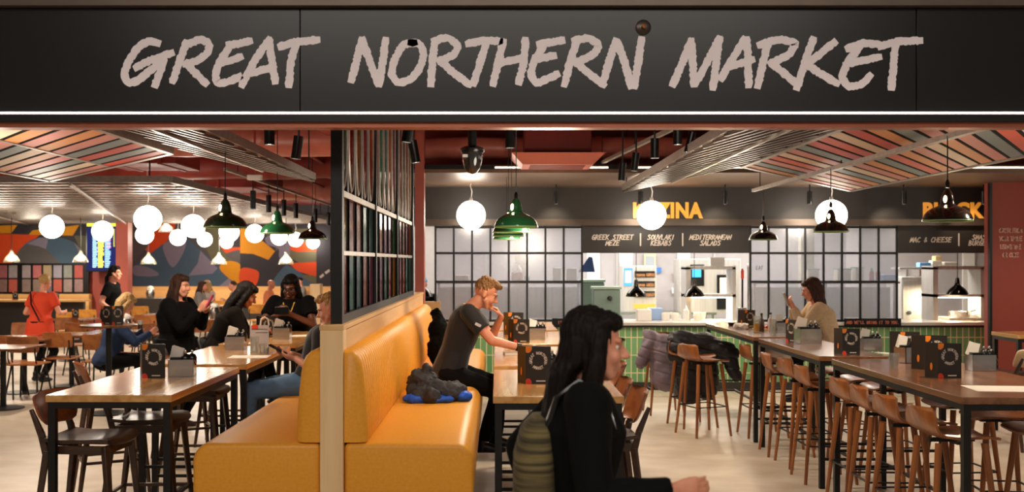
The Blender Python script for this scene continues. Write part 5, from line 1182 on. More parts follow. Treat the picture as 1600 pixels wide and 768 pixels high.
# small clear glass pendants far away
def glass_pendant(px, py, Y, lb):
    p = P(px, py, Y); t = thing('glass_pendant', lb, 'pendant lamp', tuple(p))
    k = Y / 22
    f = MB(); f.lathe([(.17 * k, -.06 * k), (.13 * k, .04 * k), (.05 * k, .12 * k), (.02 * k, .2 * k), (.018 * k, .2 * k), (.045 * k, .11 * k), (.125 * k, .035 * k), (.166 * k, -.06 * k)], seg=24); f.build('lamp_shade', M['clear'], t, smooth=True)
    f = MB(); f.ell((0, 0, .02), (.1 * k, .1 * k, .05 * k), seg=14, ring=8); f.build('bulb', M['bulb'], t, smooth=True)
    f = MB(); f.bar((0, 0, .18 * k), (0, 0, 3.55 - p.z), .012); f.build('cord', M['black_p'], t)
glass_pendant(18, 405, 22, 'small glass pendant before the lozenge panel, leftmost'); glass_pendant(126, 405, 22, 'small glass pendant at the right end of the lozenge panel')
glass_pendant(232, 408, 22, 'small glass pendant before the blue mural, left of three'); glass_pendant(342, 408, 22, 'small glass pendant before the blue mural, middle of three'); glass_pendant(447, 408, 22, 'small glass pendant before the mural, right of three')
glass_pendant(260, 358, 26, 'tiny pendant high before the orange part of the mural')
# ================================================================ GLOBES
def globe(px, py, r_px, lb, Y=None, top=2.68):
    Y = Y or .6 * F / (408 - py); p = P(px, py, Y); r = min(.2, max(.17, r_px * Y / F))
    t = thing('globe_lamp', lb, 'globe lamp', tuple(p))
    f = MB(); f.ell((0, 0, 0), (r, r, r), seg=40, ring=24); f.build('globe', M['globe'], t, smooth=True)
    f = MB(); f.cap((0, 0, r - .01), (0, 0, r + .04), .03, .02, 12, True); f.build('fitting', M['alu'], t, smooth=True)
    f = MB(); f.tube([(0, 0, r + .03), (.012, 0, r + .12), (-.01, 0, r + .2), (0, 0, top - p.z)], .006, 6); f.build('cord', M['white'], t, smooth=True)
names = ['white globe lamp at far left', 'white globe lamp in front of the departures screen', 'largest white globe lamp right of the pink pilaster', 'white globe lamp just under the largest one', 'second largest white globe lamp left of the dark green pendant',
         'white globe lamp left below the second largest', 'white globe lamp right below the second largest', 'white globe lamp under the dark green pendant', 'small white globe lamp lowest under the dark green pendant', 'white globe lamp left of the bright green pendant',
         'white globe lamp under the bright green pendant', 'white globe lamp left of the small black pendant', 'white globe lamp under the small black pendant']
for (px, py, r_), lb in zip([(81, 354, 19), (160, 361, 17), (231, 342, 21), (226, 367, 15), (302, 353, 18), (278, 371, 13), (320, 374, 12), (358, 362, 16), (354, 378, 11.5), (398, 364.5, 14), (436, 370, 13), (462, 374, 12), (489, 378.5, 11)], names): globe(px, py, r_, lb, None, 3.61)
globe(736, 336, 22.5, 'white globe lamp over the young man', 13.4, 2.8); globe(1018, 336, 22.5, 'white globe lamp in front of the KUZINA letters', 13.4, 2.8); globe(1299, 336, 24, 'white globe lamp behind the black pendant on the right', 13.4, 2.8)
# ================================================================ PEOPLE
BAKE = bpy.data.scenes.new('bake')
def baked(mb, name, m, parent, voxel, smooth=3, rough=0.0, rscale=30, zs=.35):
    me = mb.mesh(name); o = bpy.data.objects.new(name, me); BAKE.collection.objects.link(o)
    r = o.modifiers.new('r', 'REMESH'); r.mode = 'VOXEL'; r.voxel_size = voxel; r.use_smooth_shade = True
    if smooth: s_ = o.modifiers.new('s', 'SMOOTH'); s_.factor = .5; s_.iterations = smooth
    with bpy.context.temp_override(scene=BAKE, view_layer=BAKE.view_layers[0]): dg = bpy.context.evaluated_depsgraph_get()
    nm = bpy.data.meshes.new_from_object(o.evaluated_get(dg)); bpy.data.objects.remove(o); bpy.data.meshes.remove(me)
    if rough:
        NR = [v.normal.copy() for v in nm.vertices]
        for v, nr in zip(nm.vertices, NR):
            q = v.co * rscale; v.co += nr * (noise.noise(V((q.x, q.y, q.z * zs))) * rough)
    nm.materials.clear(); nm.materials.append(m); nm.name = name
    nm.polygons.foreach_set('use_smooth', [True] * len(nm.polygons))
    o = bpy.data.objects.new(name, nm); COL.objects.link(o)
    if parent is not None: o.parent = parent; o.matrix_parent_inverse = Matrix.Translation(-parent.location)
    return o
def ik(a, t, l1, l2, hint):
    a, t = V(a), V(t); d = t - a; L = min(d.length, (l1 + l2) * .998); d.normalize()
    t = a + d * L; k = (l1 * l1 - l2 * l2 + L * L) / (2 * L); h = math.sqrt(max(l1 * l1 - k * k, 0))
    n = V(hint) - d * V(hint).dot(d); n.normalize()
    return a + d * k + n * h, t
def hand(f, w, d, n, side, curl=.35, s=1.0, spread=.10):
    # w wrist, d pointing direction, n palm normal (palm faces n), side +1 if thumb lies towards across = d x n
    d = V(d).normalized(); n = V(n); n = (n - d * n.dot(d)).normalized(); a = d.cross(n) * side
    pal = []
    for t, hw, th in ((-.01, .024, .017), (.02, .031, .016), (.055, .040, .014), (.088, .041, .012)):
        pal.append((w + d * t * s, a * hw * s, n * th * s))
    f.loft(pal, 14)
    for i, (L, off) in enumerate(((.072, .030), (.080, .010), (.075, -.010), (.060, -.029))):
        p = w + d * .083 * s + a * off * s; dd = (d + a * (off * spread * 30 * .1)).normalized(); r = (.0088, .0088, .0085, .0075)[i] * s
        ang = 0
        for seg_, q in enumerate((.45, .31, .24)):
            ang += curl * (.8 if seg_ == 0 else 1.1)
            dr = dd * math.cos(ang) + n * math.sin(ang); p2 = p + dr * L * q * s; f.cap(p, p2, r, r * .9, 8); p = p2; r *= .92
    p = w + d * .025 * s + a * .026 * s; dr = (d * .75 + a * .6 + n * .35).normalized()
    p2 = p + dr * .042 * s; f.cap(p, p2, .013 * s, .011 * s, 8); dr = (d * .95 + a * .15 + n * .4).normalized(); p3 = p2 + dr * .032 * s; f.cap(p2, p3, .0105 * s, .0095 * s, 8); dr = (d + n * .6).normalized(); f.cap(p3, p3 + dr * .022 * s, .0095 * s, .008 * s, 8)
def person(label, loc, yaw, skin, sex='m', s=1.0, pelvis=(0, 0, .85), lean=.1, side_lean=0, head_pitch=0.0, head_turn=0.0, hands=None, feet=None, elbow_hint=None, knee_hint=None,
           top=None, top_kind='tee', trousers=None, shoes=None, hair='short', hair_m=None, width=1.0, girth=1.0, vox=.006, handspec=None, spine=.50, headpos=None, cat='person', coat_len=0, hair_len=.40, nolegs=False):
    """local frame: x = person's right, y = forward, z up; yaw turns forward from +Y"""
    t = thing('person', label, cat, loc)
    R3 = Matrix.Rotation(yaw, 3, 'Z'); B = V(loc)
    W = lambda p: B + R3 @ V(p)
    D = lambda p: R3 @ V(p)
    rt, fw, up = D((1, 0, 0)), D((0, 1, 0)), V((0, 0, 1))
    pel = V(pelvis); sp_dir = V((side_lean, math.sin(lean), math.cos(lean))).normalized(); sp_up = sp_dir
    neck = pel + sp_dir * spine * s
    sfw = (V((0, 1, 0)) - sp_dir * sp_dir.y).normalized()
    shw = (.185 if sex == 'm' else .16) * s * width; hipw = .095 * s * width
    # head
    hp = head_pitch; hu = V((0, math.sin(hp), math.cos(hp))); hf = V((0, math.cos(hp), -math.sin(hp)))
    Rt = Matrix.Rotation(head_turn, 3, 'Z'); hr = Rt @ V((1, 0, 0)); hu = Rt @ hu; hf = Rt @ hf
    hc = V(headpos) if headpos else neck + V((0, math.sin(lean) * .10 + .035, .155)) * s
    H = lambda a, b, c: W(hc + (hr * a + hf * b + hu * c) * s)
    HX, HY, HZ = D(hr), D(hf), D(hu)
    body = MB()
    body.ell(H(0, -.018, .028), (.074 * s, .094 * s, .088 * s), HX, HY, HZ, 24, 15)
    body.ell(H(0, .030, -.03), (.060 * s, .058 * s, .088 * s), HX, HY, HZ, 20, 13)
    body.ell(H(0, .045, -.085), (.040 * s, .038 * s, .030 * s), HX, HY, HZ, 16, 9)
    for sx in (-1, 1):
        body.ell(H(sx * .036, .060, -.03), (.026 * s, .024 * s, .028 * s), HX, HY, HZ, 12, 7)
        body.ell(H(sx * .075, -.008, -.008), (.010 * s, .020 * s, .032 * s), HX, HY, HZ, 12, 7)
        body.cap(H(sx * .012, .082, .024), H(sx * .045, .070, .026), .010 * s, .009 * s, 8)
        body.cap(H(sx * .052, .02, -.05), H(sx * .03, .055, -.092), .022 * s, .018 * s, 8)
    body.cap(H(0, .082, .012), H(0, .108, -.022), .009 * s, .013 * s, 10); body.ell(H(0, .100, -.027), (.017 * s, .010 * s, .009 * s), HX, HY, HZ, 10, 7)
    body.ell(H(0, .086, -.056), (.022 * s, .010 * s, .006 * s), HX, HY, HZ, 10, 7); body.ell(H(0, .084, -.067), (.020 * s, .011 * s, .007 * s), HX, HY, HZ, 10, 7)
    body.cap(W(neck + sfw * -.005 - sp_dir * .04), H(0, -.018, -.06), .060 * s * (1 if sex == 'm' else .85), .054 * s * (1 if sex == 'm' else .85), 16)
    # torso
    def torso(f, g, z0=-.06, z1=.0):
        g = g * girth
        prof = [(-.10, .12, .10), (-.04, .155, .115), (.05, .150, .110), (.16, .135, .100), (.28, .150, .110), (.37, .165, .112), (.435, .155, .098), (.475, .11, .075), (.495, .065, .06)]
        if sex == 'f': prof = [(-.10, .13, .11), (-.04, .165, .12), (.05, .155, .112), (.15, .122, .095), (.27, .140, .112), (.35, .150, .122), (.43, .135, .092), (.475, .095, .07), (.495, .055, .052)]
        rings = []
        for (u, a, b) in prof:
            c = pel + sp_dir * u * s * spine / .50; rings.append((W(c), rt * (a * width * s * g), D(sfw) * (b * s * g)))
        f.loft(rings, 24, 2.3)
    torso(body, 1.0)
    shp = {}; 
    for k, sx in (('R', 1), ('L', -1)):
        sh = neck + V((sx * shw, 0, 0)) - sp_dir * .055 * s; hp_ = pel + V((sx * hipw, 0, -.02))
        tgt = (hands or {}).get(k, (sx * (shw + .06), pel.y + .05, pel.z - .02))
        eh = (elbow_hint or {}).get(k, (sx * .5, -.6, -.6))
        el, wr = ik(sh, tgt, .29 * s, .255 * s, eh)
        ft = (feet or {}).get(k, (sx * .1, pel.y, .085)); kh = (knee_hint or {}).get(k, (sx * .15, 1, .1))
        kn, an = ik(hp_, ft, .43 * s, .43 * s, kh)
        shp[k] = (sh, el, wr, hp_, kn, an)
        body.cap(W(sh), W(el), .048 * s, .039 * s, 14); body.cap(W(el), W(wr), .040 * s, .026 * s, 14)
        if not nolegs: body.cap(W(hp_), W(kn), .082 * s, .052 * s, 14); body.cap(W(kn), W(an), .050 * s, .034 * s, 14)
        hs = (handspec or {}).get(k, dict()); dd = hs.get('d', (wr - el).normalized()); nn = hs.get('n', V((-sx, 0, 0)))
        dW, nW = D(V(dd)).normalized(), D(V(nn)); 
        # thumb side: for the right hand d x n points to the thumb when palm faces n
        hand(body, W(wr), dW, nW, hs.get('side', -1 if sx > 0 else 1) * hs.get('flip', 1), hs.get('curl', .35), s * .98)
    body_o = baked(body, 'body', skin, t, vox, 3)
    # eyes
    for sx in (-1, 1):
        f = MB(); f.ell(H(sx * .031, .0655, .004), (.0112 * s, .0105 * s, .0098 * s), HX, HY, HZ, 14, 9); e = f.build('eye', M['eye_w'], t, smooth=True, world=True)
        f = MB(); f.ell(H(sx * .031, .0722, .003), (.0068 * s, .0060 * s, .0068 * s), HX, HY, HZ, 12, 7); f.build('iris', M['eye_d'], e, smooth=True)
        f = MB(); f.cap(H(sx * .016, .093, .031), H(sx * .046, .081, .031), .0035 * s, .003 * s, 6); f.build('eyebrow', hair_m, t, smooth=True, world=True)
    f = MB(); f.ell(H(0, .0955, -.0615), (.019 * s, .004 * s, .0045 * s), HX, HY, HZ, 12, 7); f.build('mouth', mat('lip_tone', (150, 74, 64), rough=.5), t, smooth=True, world=True)
    # clothing
    if top:
        f = MB(); torso(f, 1.10)
        if coat_len:
            rings = []
            for (u, a, b) in ((.10, .165, .125), (-.05, .18, .135), (-.2, .19, .14), (-coat_len, .20, .15)):
                c = pel + (sp_dir * u if u > 0 else V((0, 0, u))) * s; rings.append((W(c), rt * (a * width * girth * s * 1.08), fw * (b * girth * s * 1.1)))
            f.loft(rings, 24, 2.2)
        for k in 'RL':
            sh, el, wr, *_ = shp[k]
            f.cap(W(sh - V((0, 0, .005))), W(sh.lerp(neck, .35) - sp_dir * .02), .062 * s, .055 * s, 14)
            if top_kind == 'tee': f.cap(W(sh), W(sh.lerp(el, .62)), .066 * s * girth, .064 * s * girth, 16, flat=True)
            else: f.cap(W(sh), W(el), .068 * s * girth, .058 * s, 16); f.cap(W(el), W(el.lerp(wr, .97)), .058 * s, .044 * s, 16, flat=True)
        o = baked(f, 'shirt' if top_kind == 'tee' else 'coat' if coat_len else 'jumper', top, t, vox * 1.15, 3, rough=.007 * s, rscale=14)
    if trousers:
        f = MB(); f.ell(W(pel + V((0, 0, -.02))), (.165 * width * s * girth, .135 * s * girth, .13 * s), rt, fw, up, 20, 11)
        if not nolegs:
            for k in 'RL':
                sh, el, wr, hp_, kn, an = shp[k]
                f.cap(W(hp_), W(kn), .098 * s * girth, .066 * s, 16); f.cap(W(kn), W(kn.lerp(an, .96)), .066 * s, .052 * s, 16, flat=True)
        baked(f, 'trousers', trousers, t, vox * 1.3, 3, rough=.006, rscale=16)
    if shoes and not nolegs:
        for k in 'RL':
            an = shp[k][5]; kn = shp[k][4]; f = MB(); dv = V((0, 1, 0)); z = an.z
            f.loft([(W(an + V((0, -.065, -.045))), rt * .03 * s, up * .03 * s), (W(an + V((0, -.04, -.04))), rt * .038 * s, up * .045 * s), (W(an + V((0, .02, -.04))), rt * .040 * s, up * .045 * s), (W(an + V((0, .09, -.052))), rt * .046 * s, up * .033 * s), (W(an + V((0, .15, -.058))), rt * .043 * s, up * .026 * s), (W(an + V((0, .185, -.062))), rt * .026 * s, up * .016 * s)], 14)
            f.cap(W(an + V((0, -.01, .03))), W(an + V((0, -.01, -.04))), .043 * s, .043 * s, 12)
            f.build('shoe', shoes, t, smooth=True, world=True)
    # hair
    f = MB()
    if hair in ('short', 'crop'):
        f.ell(H(0, -.028, .042), (.0765 * s, .088 * s, .084 * s), HX, HY, HZ, 24, 15)
        if hair == 'short':
            f.ell(H(0, .025, .098), (.060 * s, .068 * s, .034 * s), HX, HY, HZ, 20, 11); f.ell(H(0, -.02, .105), (.064 * s, .075 * s, .030 * s), HX, HY, HZ, 20, 11)
        baked(f, 'hair', hair_m, t, vox * .7, 2, rough=.010 * s, rscale=70)
    elif hair == 'bun':
        f.ell(H(0, -.028, .035), (.083 * s, .095 * s, .09 * s), HX, HY, HZ, 20, 13); f.ell(H(0, -.11, .03), (.04 * s, .035 * s, .04 * s), HX, HY, HZ, 14, 9)
        baked(f, 'hair', hair_m, t, vox * .8, 2, rough=.006, rscale=40)
    elif hair in ('long', 'braids', 'ponytail', 'bob'):
        f.ell(H(0, -.030, .036), (.086 * s, .096 * s, .096 * s), HX, HY, HZ, 24, 15)
        f.ell(H(0, .030, .082), (.070 * s, .052 * s, .038 * s), HX, HY, HZ, 20, 11)
        ln = {'long': hair_len, 'braids': .38, 'ponytail': .12, 'bob': .2}[hair]
        base = hc + (hf * -.04 + hu * 0) * s; bk = neck - sfw * .07
        pts = [H(0, -.05, .02), H(0, -.062, -.05), W(bk + sp_dir * .03), W(bk - sp_dir * (ln - .2 + .02) - sfw * .035), W(bk - sp_dir * (ln - .15) - sfw * .04)]
        rr = [(.084, .07), (.086, .062), (.088, .052), (.078, .036), (.045, .02)]
        if hair == 'ponytail':
            pts = [H(0, -.05, .02), H(0, -.10, .0), H(0, -.135, -.06), H(0, -.14, -.16), H(0, -.13, -.24)]; rr = [(.06, .05), (.032, .03), (.04, .035), (.036, .03), (.015, .015)]
        if hair == 'bob': pts = pts[:3] + [W(bk - sp_dir * .06)]; rr = [(.086, .075), (.092, .07), (.098, .062), (.085, .045)]
        f.loft([(p, HX * a * s, HY * b * s) for p, (a, b) in zip(pts, rr)], 18)
        if hair in ('long', 'braids', 'bob'):
            for sx in (-1, 1):
                q = [H(sx * .066, .005, .04), H(sx * .078, .0, -.05), H(sx * .083, -.005, -.13)] + ([W(neck + V((sx * .10, 0, 0)) + sfw * .05 - sp_dir * .12), W(neck + V((sx * .10, 0, 0)) + sfw * .09 - sp_dir * (ln - .14))] if hair != 'bob' else [])
                for a_, b_, ra, rb in zip(q, q[1:], (.030, .034, .036, .034), (.034, .036, .034, .016)): f.cap(a_, b_, ra * s, rb * s, 12)
        baked(f, 'hair', hair_m, t, vox * .9, 3, rough=.007 * s, rscale=95, zs=.10)
    t['_j'] = 0; del t['_j']
    return t, W, D, shp, H, (HX, HY, HZ)
def deform_note(): pass
HB = mat('hair_blond', (146, 106, 62), rough=.7, rgb2=(104, 72, 40), scale=60, bump=.4)
HD = mat('hair_dark', (24, 17, 14), rough=.62, rgb2=(12, 9, 8), scale=120, bump=.3, stretch=(1, 1, .06), spec=.15)
HBR = mat('hair_brown', (66, 36, 22), rough=.6, rgb2=(42, 22, 14), scale=120, bump=.3, stretch=(1, 1, .06), spec=.3)
HY_ = mat('hair_light_blond', (200, 162, 100), rough=.5, rgb2=(160, 118, 66), scale=60, bump=.4)
TEE = mat('charcoal_tee', (19, 19, 23), rough=.8, var=.12, scale=10, sheen=.2)
BLK = mat('black_cloth', (11, 10, 11), rough=.9, var=.2, scale=10, spec=.15)
BROWNBLK = mat('brown_black_cloth', (20, 15, 11), rough=.9, var=.3, scale=6, spec=.15)
JEAN = mat('blue_denim', (92, 130, 170), rough=.8, var=.2, scale=14)
NAVY = mat('navy_jumper', (18, 44, 84), rough=.8, var=.2, scale=10)
CREAM = mat('cream_knit', (196, 172, 140), rough=.9, var=.12, scale=40, bump=.3)
ORG = mat('orange_tunic', (214, 62, 24), rough=.8, var=.1, scale=6)
SHO = mat('black_shoe', (16, 15, 15), rough=.35, var=.1)
GRY = mat('grey_hoodie', (120, 116, 112), rough=.85, var=.1); PNK = mat('peach_top', (214, 128, 84), rough=.85, var=.1)
# ---- the young man on the banquette (faces +X): local right = -Y, forward = +X
t, W, D, J, H, HH = person('young man with short blond hair in charcoal tee, seated on the banquette, chin on hand', (-.30, 8.35, 0), -PI / 2, M['skinA'], 'm', 1.0,
    pelvis=(0, -.09, .885), lean=.33, head_pitch=.50, spine=.57, headpos=(.0, .215, 1.518), girth=1.12,
    hands={'R': (.17, .50, 1.088), 'L': (-.03, .335, 1.325)}, elbow_hint={'R': (.5, .1, -1), 'L': (-.2, .6, -1)},
    feet={'R': (.13, .19, .33), 'L': (-.12, .30, .33)}, knee_hint={'R': (.1, 1, .3), 'L': (-.1, 1, .3)},
    top=TEE, trousers=BLK, shoes=SHO, hair='short', hair_m=HB, vox=.0052,
    handspec={'R': dict(d=(.0, 1, -.02), n=(-.25, 0, -1), curl=.32), 'L': dict(d=(.12, -.42, .80), n=(.1, -.8, -.5), curl=.85)})
sh, el, wr = J['R'][:3]
a = W(el.lerp(wr, .88)); b = W(el.lerp(wr, .97)); g = MB(); g.cap(a, b, .034, .032, 20, True); w_ = g.build('watch_strap', M['black_p'], t, smooth=True, world=True)
g = MB(); c = W(el.lerp(wr, .925)); g.cap(c + D((.026, 0, .012)), c + D((.038, 0, .018)), .019, .019, 18, True); g.build('watch', M['chrome'], t, smooth=True, world=True)
c = W(sh.lerp(el, .42)); g = MB(); d_ = (W(el) - W(sh)).normalized(); g.box(c + D((.071, 0, 0)), (.05, .003, .022), Matrix.Rotation(.45, 3, 'Y')); g.build('sleeve_badge', mat('badge_print', (196, 192, 196), rough=.6), t, world=True)
# walking woman in the foreground (faces +X)
t, W, D, J, H, HH = person('woman in black coat with long dark hair walking past in the foreground', (.28, 3.42, 0), -PI / 2, M['skinA'], 'f', 1.0,
    pelvis=(0, -.02, .88), lean=.06, head_pitch=.12, headpos=(0, .05, 1.50),
    hands={'R': (.20, .27, 1.06), 'L': (-.2, -.12, .88)}, elbow_hint={'R': (.3, -1, -.2), 'L': (-.3, -1, 0)}, feet={'R': (.07, -.28, .13), 'L': (-.07, .32, .085)},
    top=BLK, top_kind='coat', coat_len=.30, trousers=BLK, shoes=SHO, hair='long', hair_m=HD, girth=1.14, vox=.0055)
tw = mat('olive_woven', (112, 98, 60), rough=.9, rgb2=(50, 44, 28), scale=9, stretch=(.4, .4, 12), bump=.4)
tb = thing('backpack', 'olive striped woven backpack on the walking woman\'s back', 'bag', (.125, 3.40, .84))
f = MB(); f.loft([((0, 0, 0), V((.05, 0, 0)), V((0, .12, 0))), ((0, 0, .06), V((.075, 0, 0)), V((0, .15, 0))), ((0, 0, .3), V((.07, 0, 0)), V((0, .15, 0))), ((.01, 0, .39), V((.055, 0, 0)), V((0, .13, 0))), ((.02, 0, .43), V((.03, 0, 0)), V((0, .08, 0)))], 26, 3); f.build('bag', tw, tb, smooth=True)
f = MB(); f.tube([(.03, -.09, .38), (.07, -.10, .50), (.14, -.10, .555), (.22, -.10, .50), (.25, -.115, .40)], .012, 8); f.build('strap', M['black_p'], tb, smooth=True)
# ---- woman in cream jumper, right (faces -X and a bit away)
Y_ = 11.0
t, W, D, J, H, HH = person('woman in cream jumper seated at the rear right table, looking at a phone', (3.62, 11.0, 0), PI / 2 - .1, M['skinA'], 'f', 1.0,
    pelvis=(0, .0, .87), lean=.42, head_pitch=.35, headpos=(0, .235, 1.475), hands={'R': (.05, .42, 1.28), 'L': (-.06, .42, 1.28)}, elbow_hint={'R': (.3, 0, -1), 'L': (-.3, 0, -1)},
    feet={'R': (.12, .32, .36), 'L': (-.12, .36, .36)}, top=CREAM, top_kind='jumper', trousers=BLK, shoes=SHO, hair='bob', hair_m=HBR, vox=.007, girth=1.16, width=1.08,
    handspec={'R': dict(d=(-.2, .5, .8), n=(-.3, -.6, .4), curl=.5), 'L': dict(d=(.2, .5, .8), n=(.3, -.6, .4), curl=.5)})
g = MB(); c = W((-.0, .50, 1.37)); g.box(c, (.012, .075, .15), Matrix.Rotation(-.35, 3, 'Y')); o = g.build('smartphone', mat('phone_case', (150, 128, 110), rough=.3), bev=.003); tag(o, 'phone in the hands of the woman in the cream jumper', 'phone')
# ---- man on the left banquette (faces -X), mostly behind the post
t, W, D, J, H, HH = person('fair curly haired man in blue jeans seated behind the pine post, holding a phone', (-1.20, 7.75, 0), PI / 2, M['skinA'], 'm', .98,
    pelvis=(0, .22, .88), lean=-.32, head_pitch=.30, headpos=(0, .06, 1.415), spine=.44, hands={'R': (.08, .36, 1.07), 'L': (-.08, .30, 1.05)}, feet={'R': (.12, .72, .40), 'L': (-.12, .66, .40)},
    top=TEE, trousers=JEAN, shoes=SHO, hair='short', hair_m=HY_, vox=.007, handspec={'R': dict(d=(-.1, .9, .2), n=(-.5, 0, .8), curl=.5), 'L': dict(d=(.1, .9, .2), n=(.5, 0, .8), curl=.5)})
g = MB(); c = W((-.0, .455, 1.115)); g.box(c, (.15, .07, .010), Matrix.Rotation(.5, 3, 'Y')); o = g.build('smartphone', M['black_p'], bev=.002); tag(o, 'black phone held by the man in jeans', 'phone')
# ---- woman in black standing with pink phone (faces right, a little to the viewer)
t, W, D, J, H, HH = person('woman in black cardigan with shoulder length brown hair standing with a pink phone', (-3.44, 11.0, 0), -PI / 2 - .25, M['skinA'], 'f', 1.0,
    pelvis=(0, 0, .86), lean=.03, head_pitch=.12, hands={'R': (.10, .33, 1.26), 'L': (-.03, .33, 1.25)}, top=BLK, top_kind='coat', coat_len=.25, trousers=BLK, shoes=SHO, hair='long', hair_m=HBR, girth=1.42, width=1.12, vox=.007,
    elbow_hint={'R': (.6, -.3, -1), 'L': (-.6, -.3, -1)}, handspec={'R': dict(d=(-.2, .6, .8), n=(-.6, -.3, 0), curl=.45), 'L': dict(d=(.2, .6, .8), n=(.6, -.3, 0), curl=.45)})
g = MB(); g.box(W((.04, .42, 1.36)), (.012, .075, .15), Matrix.Rotation(.5, 3, 'Y')); o = g.build('smartphone', mat('pink_case', (220, 70, 120), rough=.4), bev=.003); tag(o, 'pink phone in the hands of the woman in black', 'phone')
# ---- leaning woman with very long dark hair
person('woman with very long black hair in dark top leaning over the second left table', (-2.72, 10.0, 0), -PI / 2 + .25, M['skinC'], 'f', 1.0, pelvis=(0, -.04, .87), lean=.45, head_pitch=.55, headpos=(0, .27, 1.45),
    hands={'R': (.12, .48, 1.09), 'L': (-.12, .50, 1.09)}, feet={'R': (.12, .28, .36), 'L': (-.12, .28, .36)}, top=BROWNBLK, top_kind='jumper', trousers=BLK, shoes=SHO, hair='long', hair_m=HD, girth=1.15, vox=.007, hair_len=.56)
# ---- woman with braids, glasses and lanyard, facing the viewer
t, W, D, J, H, HH = person('woman with braids, glasses and a yellow lanyard in black tee, looking down at her phone', (-2.22, 11.25, 0), PI - .12, M['skinB'], 'f', 1.05, pelvis=(0, 0, .88), lean=.20, head_pitch=.38, headpos=(0, .14, 1.50),
    hands={'R': (.05, .36, 1.22), 'L': (-.07, .36, 1.22)}, elbow_hint={'R': (.9, 0, -.8), 'L': (-.9, 0, -.8)}, feet={'R': (.12, .28, .36), 'L': (-.12, .28, .36)}, top=BLK, trousers=BLK, shoes=SHO, hair='braids', hair_m=HD, girth=1.15, width=1.12, vox=.007,
    handspec={'R': dict(d=(-.5, .6, .5), n=(-.6, 0, .4), curl=.5), 'L': dict(d=(.5, .6, .5), n=(.6, 0, .4), curl=.5)})
f = MB()
for sx in (-1, 1): f.tube([H(sx * .033 + .028 * math.cos(a_), .104, .002 + .022 * math.sin(a_)) for a_ in [2 * PI * k / 16 for k in range(17)]], .003, 6); f.cap(H(sx * .061, .10, .006), H(sx * .08, .0, .006), .0025, .0025, 6)
f.cap(H(-.006, .106, .006), H(.006, .106, .006), .003, .003, 6); f.build('glasses', M['black_p'], t, smooth=True, world=True)
f = MB()
for sx in (-1, 1): f.tube([W((sx * .075, .03, 1.40)), W((sx * .06, .20, 1.33)), W((sx * .02, .225, 1.20))], .007, 6)
f.build('lanyard', mat('yellow_lanyard', (226, 186, 40), rough=.6), t, smooth=True, world=True)
g = MB(); g.box(W((-.01, .46, 1.26)), (.15, .012, .08), None); o = g.build('smartphone', M['black_p'], bev=.003); tag(o, 'black phone held by the woman with the yellow lanyard', 'phone')
# ---- woman in orange, back to the viewer
t, W, D, J, H, HH = person('blonde woman in orange tunic standing with her back to the viewer', (P(62, 0, 15.2).x, 15.2, 0), -.25, M['skinA'], 'f', .97, pelvis=(0, 0, .84), lean=.16, head_pitch=.35, hands={'R': (.19, .32, 1.02), 'L': (-.20, .28, 1.0)}, feet={'R': (.1, -.05, .085), 'L': (-.1, .05, .085)},
    top=ORG, coat_len=.16, trousers=BLK, shoes=SHO, hair='bun', hair_m=HY_, girth=1.12, vox=.010)
f = MB(); f.tube([W((-.13, -.03, 1.33)), W((-.04, -.135, 1.15)), W((.12, -.15, .90))], .012, 6); f.build('strap', M['black_p'], t, smooth=True, world=True)
f = MB(); f.loft([(W((0, .02, .87)), D((.20, 0, 0)), D((0, .165, 0))), (W((0, .02, .895)), D((.20, 0, 0)), D((0, .165, 0)))], 24, 2.2); f.build('belt', M['black_p'], t, smooth=True, world=True)
# ---- server
person('server with dark ponytail in black tee walking right beneath the departures screen', (P(172, 0, 17.0).x, 17.0, 0), -PI / 2, M['skinA'], 'f', 1.02, pelvis=(0, 0, .92), lean=.08, hands={'R': (.2, .15, .95), 'L': (-.2, .1, .95)}, top=BLK, trousers=BLK, shoes=SHO, hair='ponytail', hair_m=HD, vox=.010, girth=1.1)
# ---- person in blue with light hair
person('light haired person in navy jumper bent over a cafe table behind the menu cards', (P(178, 0, 13.2).x, 13.2, 0), -PI / 2 + .5, M['skinA'], 'f', 1.0, pelvis=(0, -.1, .52), lean=.35, head_pitch=.7, headpos=(0, .16, 1.24), hands={'R': (.2, .42, .86), 'L': (-.15, .4, .86)}, feet={'R': (.12, .35, .085), 'L': (-.12, .35, .085)}, top=NAVY, top_kind='jumper', trousers=BLK, shoes=SHO, hair='bob', hair_m=HY_, vox=.010, girth=1.2)
# ---- far diners
def diner(lb, px, Y, yaw, top, hair, hm, skin='skinA', dz=0, hz=.52, kind='jumper', sex='f', girth=1.1):
    person(lb, (P(px, 0, Y).x, Y, dz), yaw, M[skin], sex, 1.0, pelvis=(0, 0, hz), lean=.15, head_pitch=.15, hands={'R': (.12, .33, hz + .28), 'L': (-.12, .33, hz + .28)}, feet={'R': (.12, .42, .085), 'L': (-.12, .42, .085)}, top=top, top_kind=kind, trousers=BLK, shoes=SHO, hair=hair, hair_m=hm, vox=.013, girth=girth)
def at_y(py, zt): return (CH - zt) * F / (py - CY)
diner('brown haired diner in grey, left of the pair behind the woman in black', 309, at_y(440, 1.27), -PI / 2, GRY, 'long', HBR)
diner('blonde diner in pale top, right of the pair behind the woman in black', 329, at_y(440, 1.27) + .8, PI * .8, mat('pale_top', (190, 180, 170), rough=.85), 'long', HY_)
diner('dark haired diner low behind the leaning woman, facing left', 371, at_y(440, 1.27), PI / 2, GRY, 'crop', HBR, sex='m')
diner('bald diner in peach patterned top behind the table with orange juice', 417, at_y(438, 1.27), -PI / 2, PNK, 'none', HBR, 'skinC', sex='m')
diner('man in grey hoodie seated right of the braided woman, facing left', 474, at_y(432, 1.27) - 3, PI / 2 + .5, GRY, 'crop', HD, sex='m')
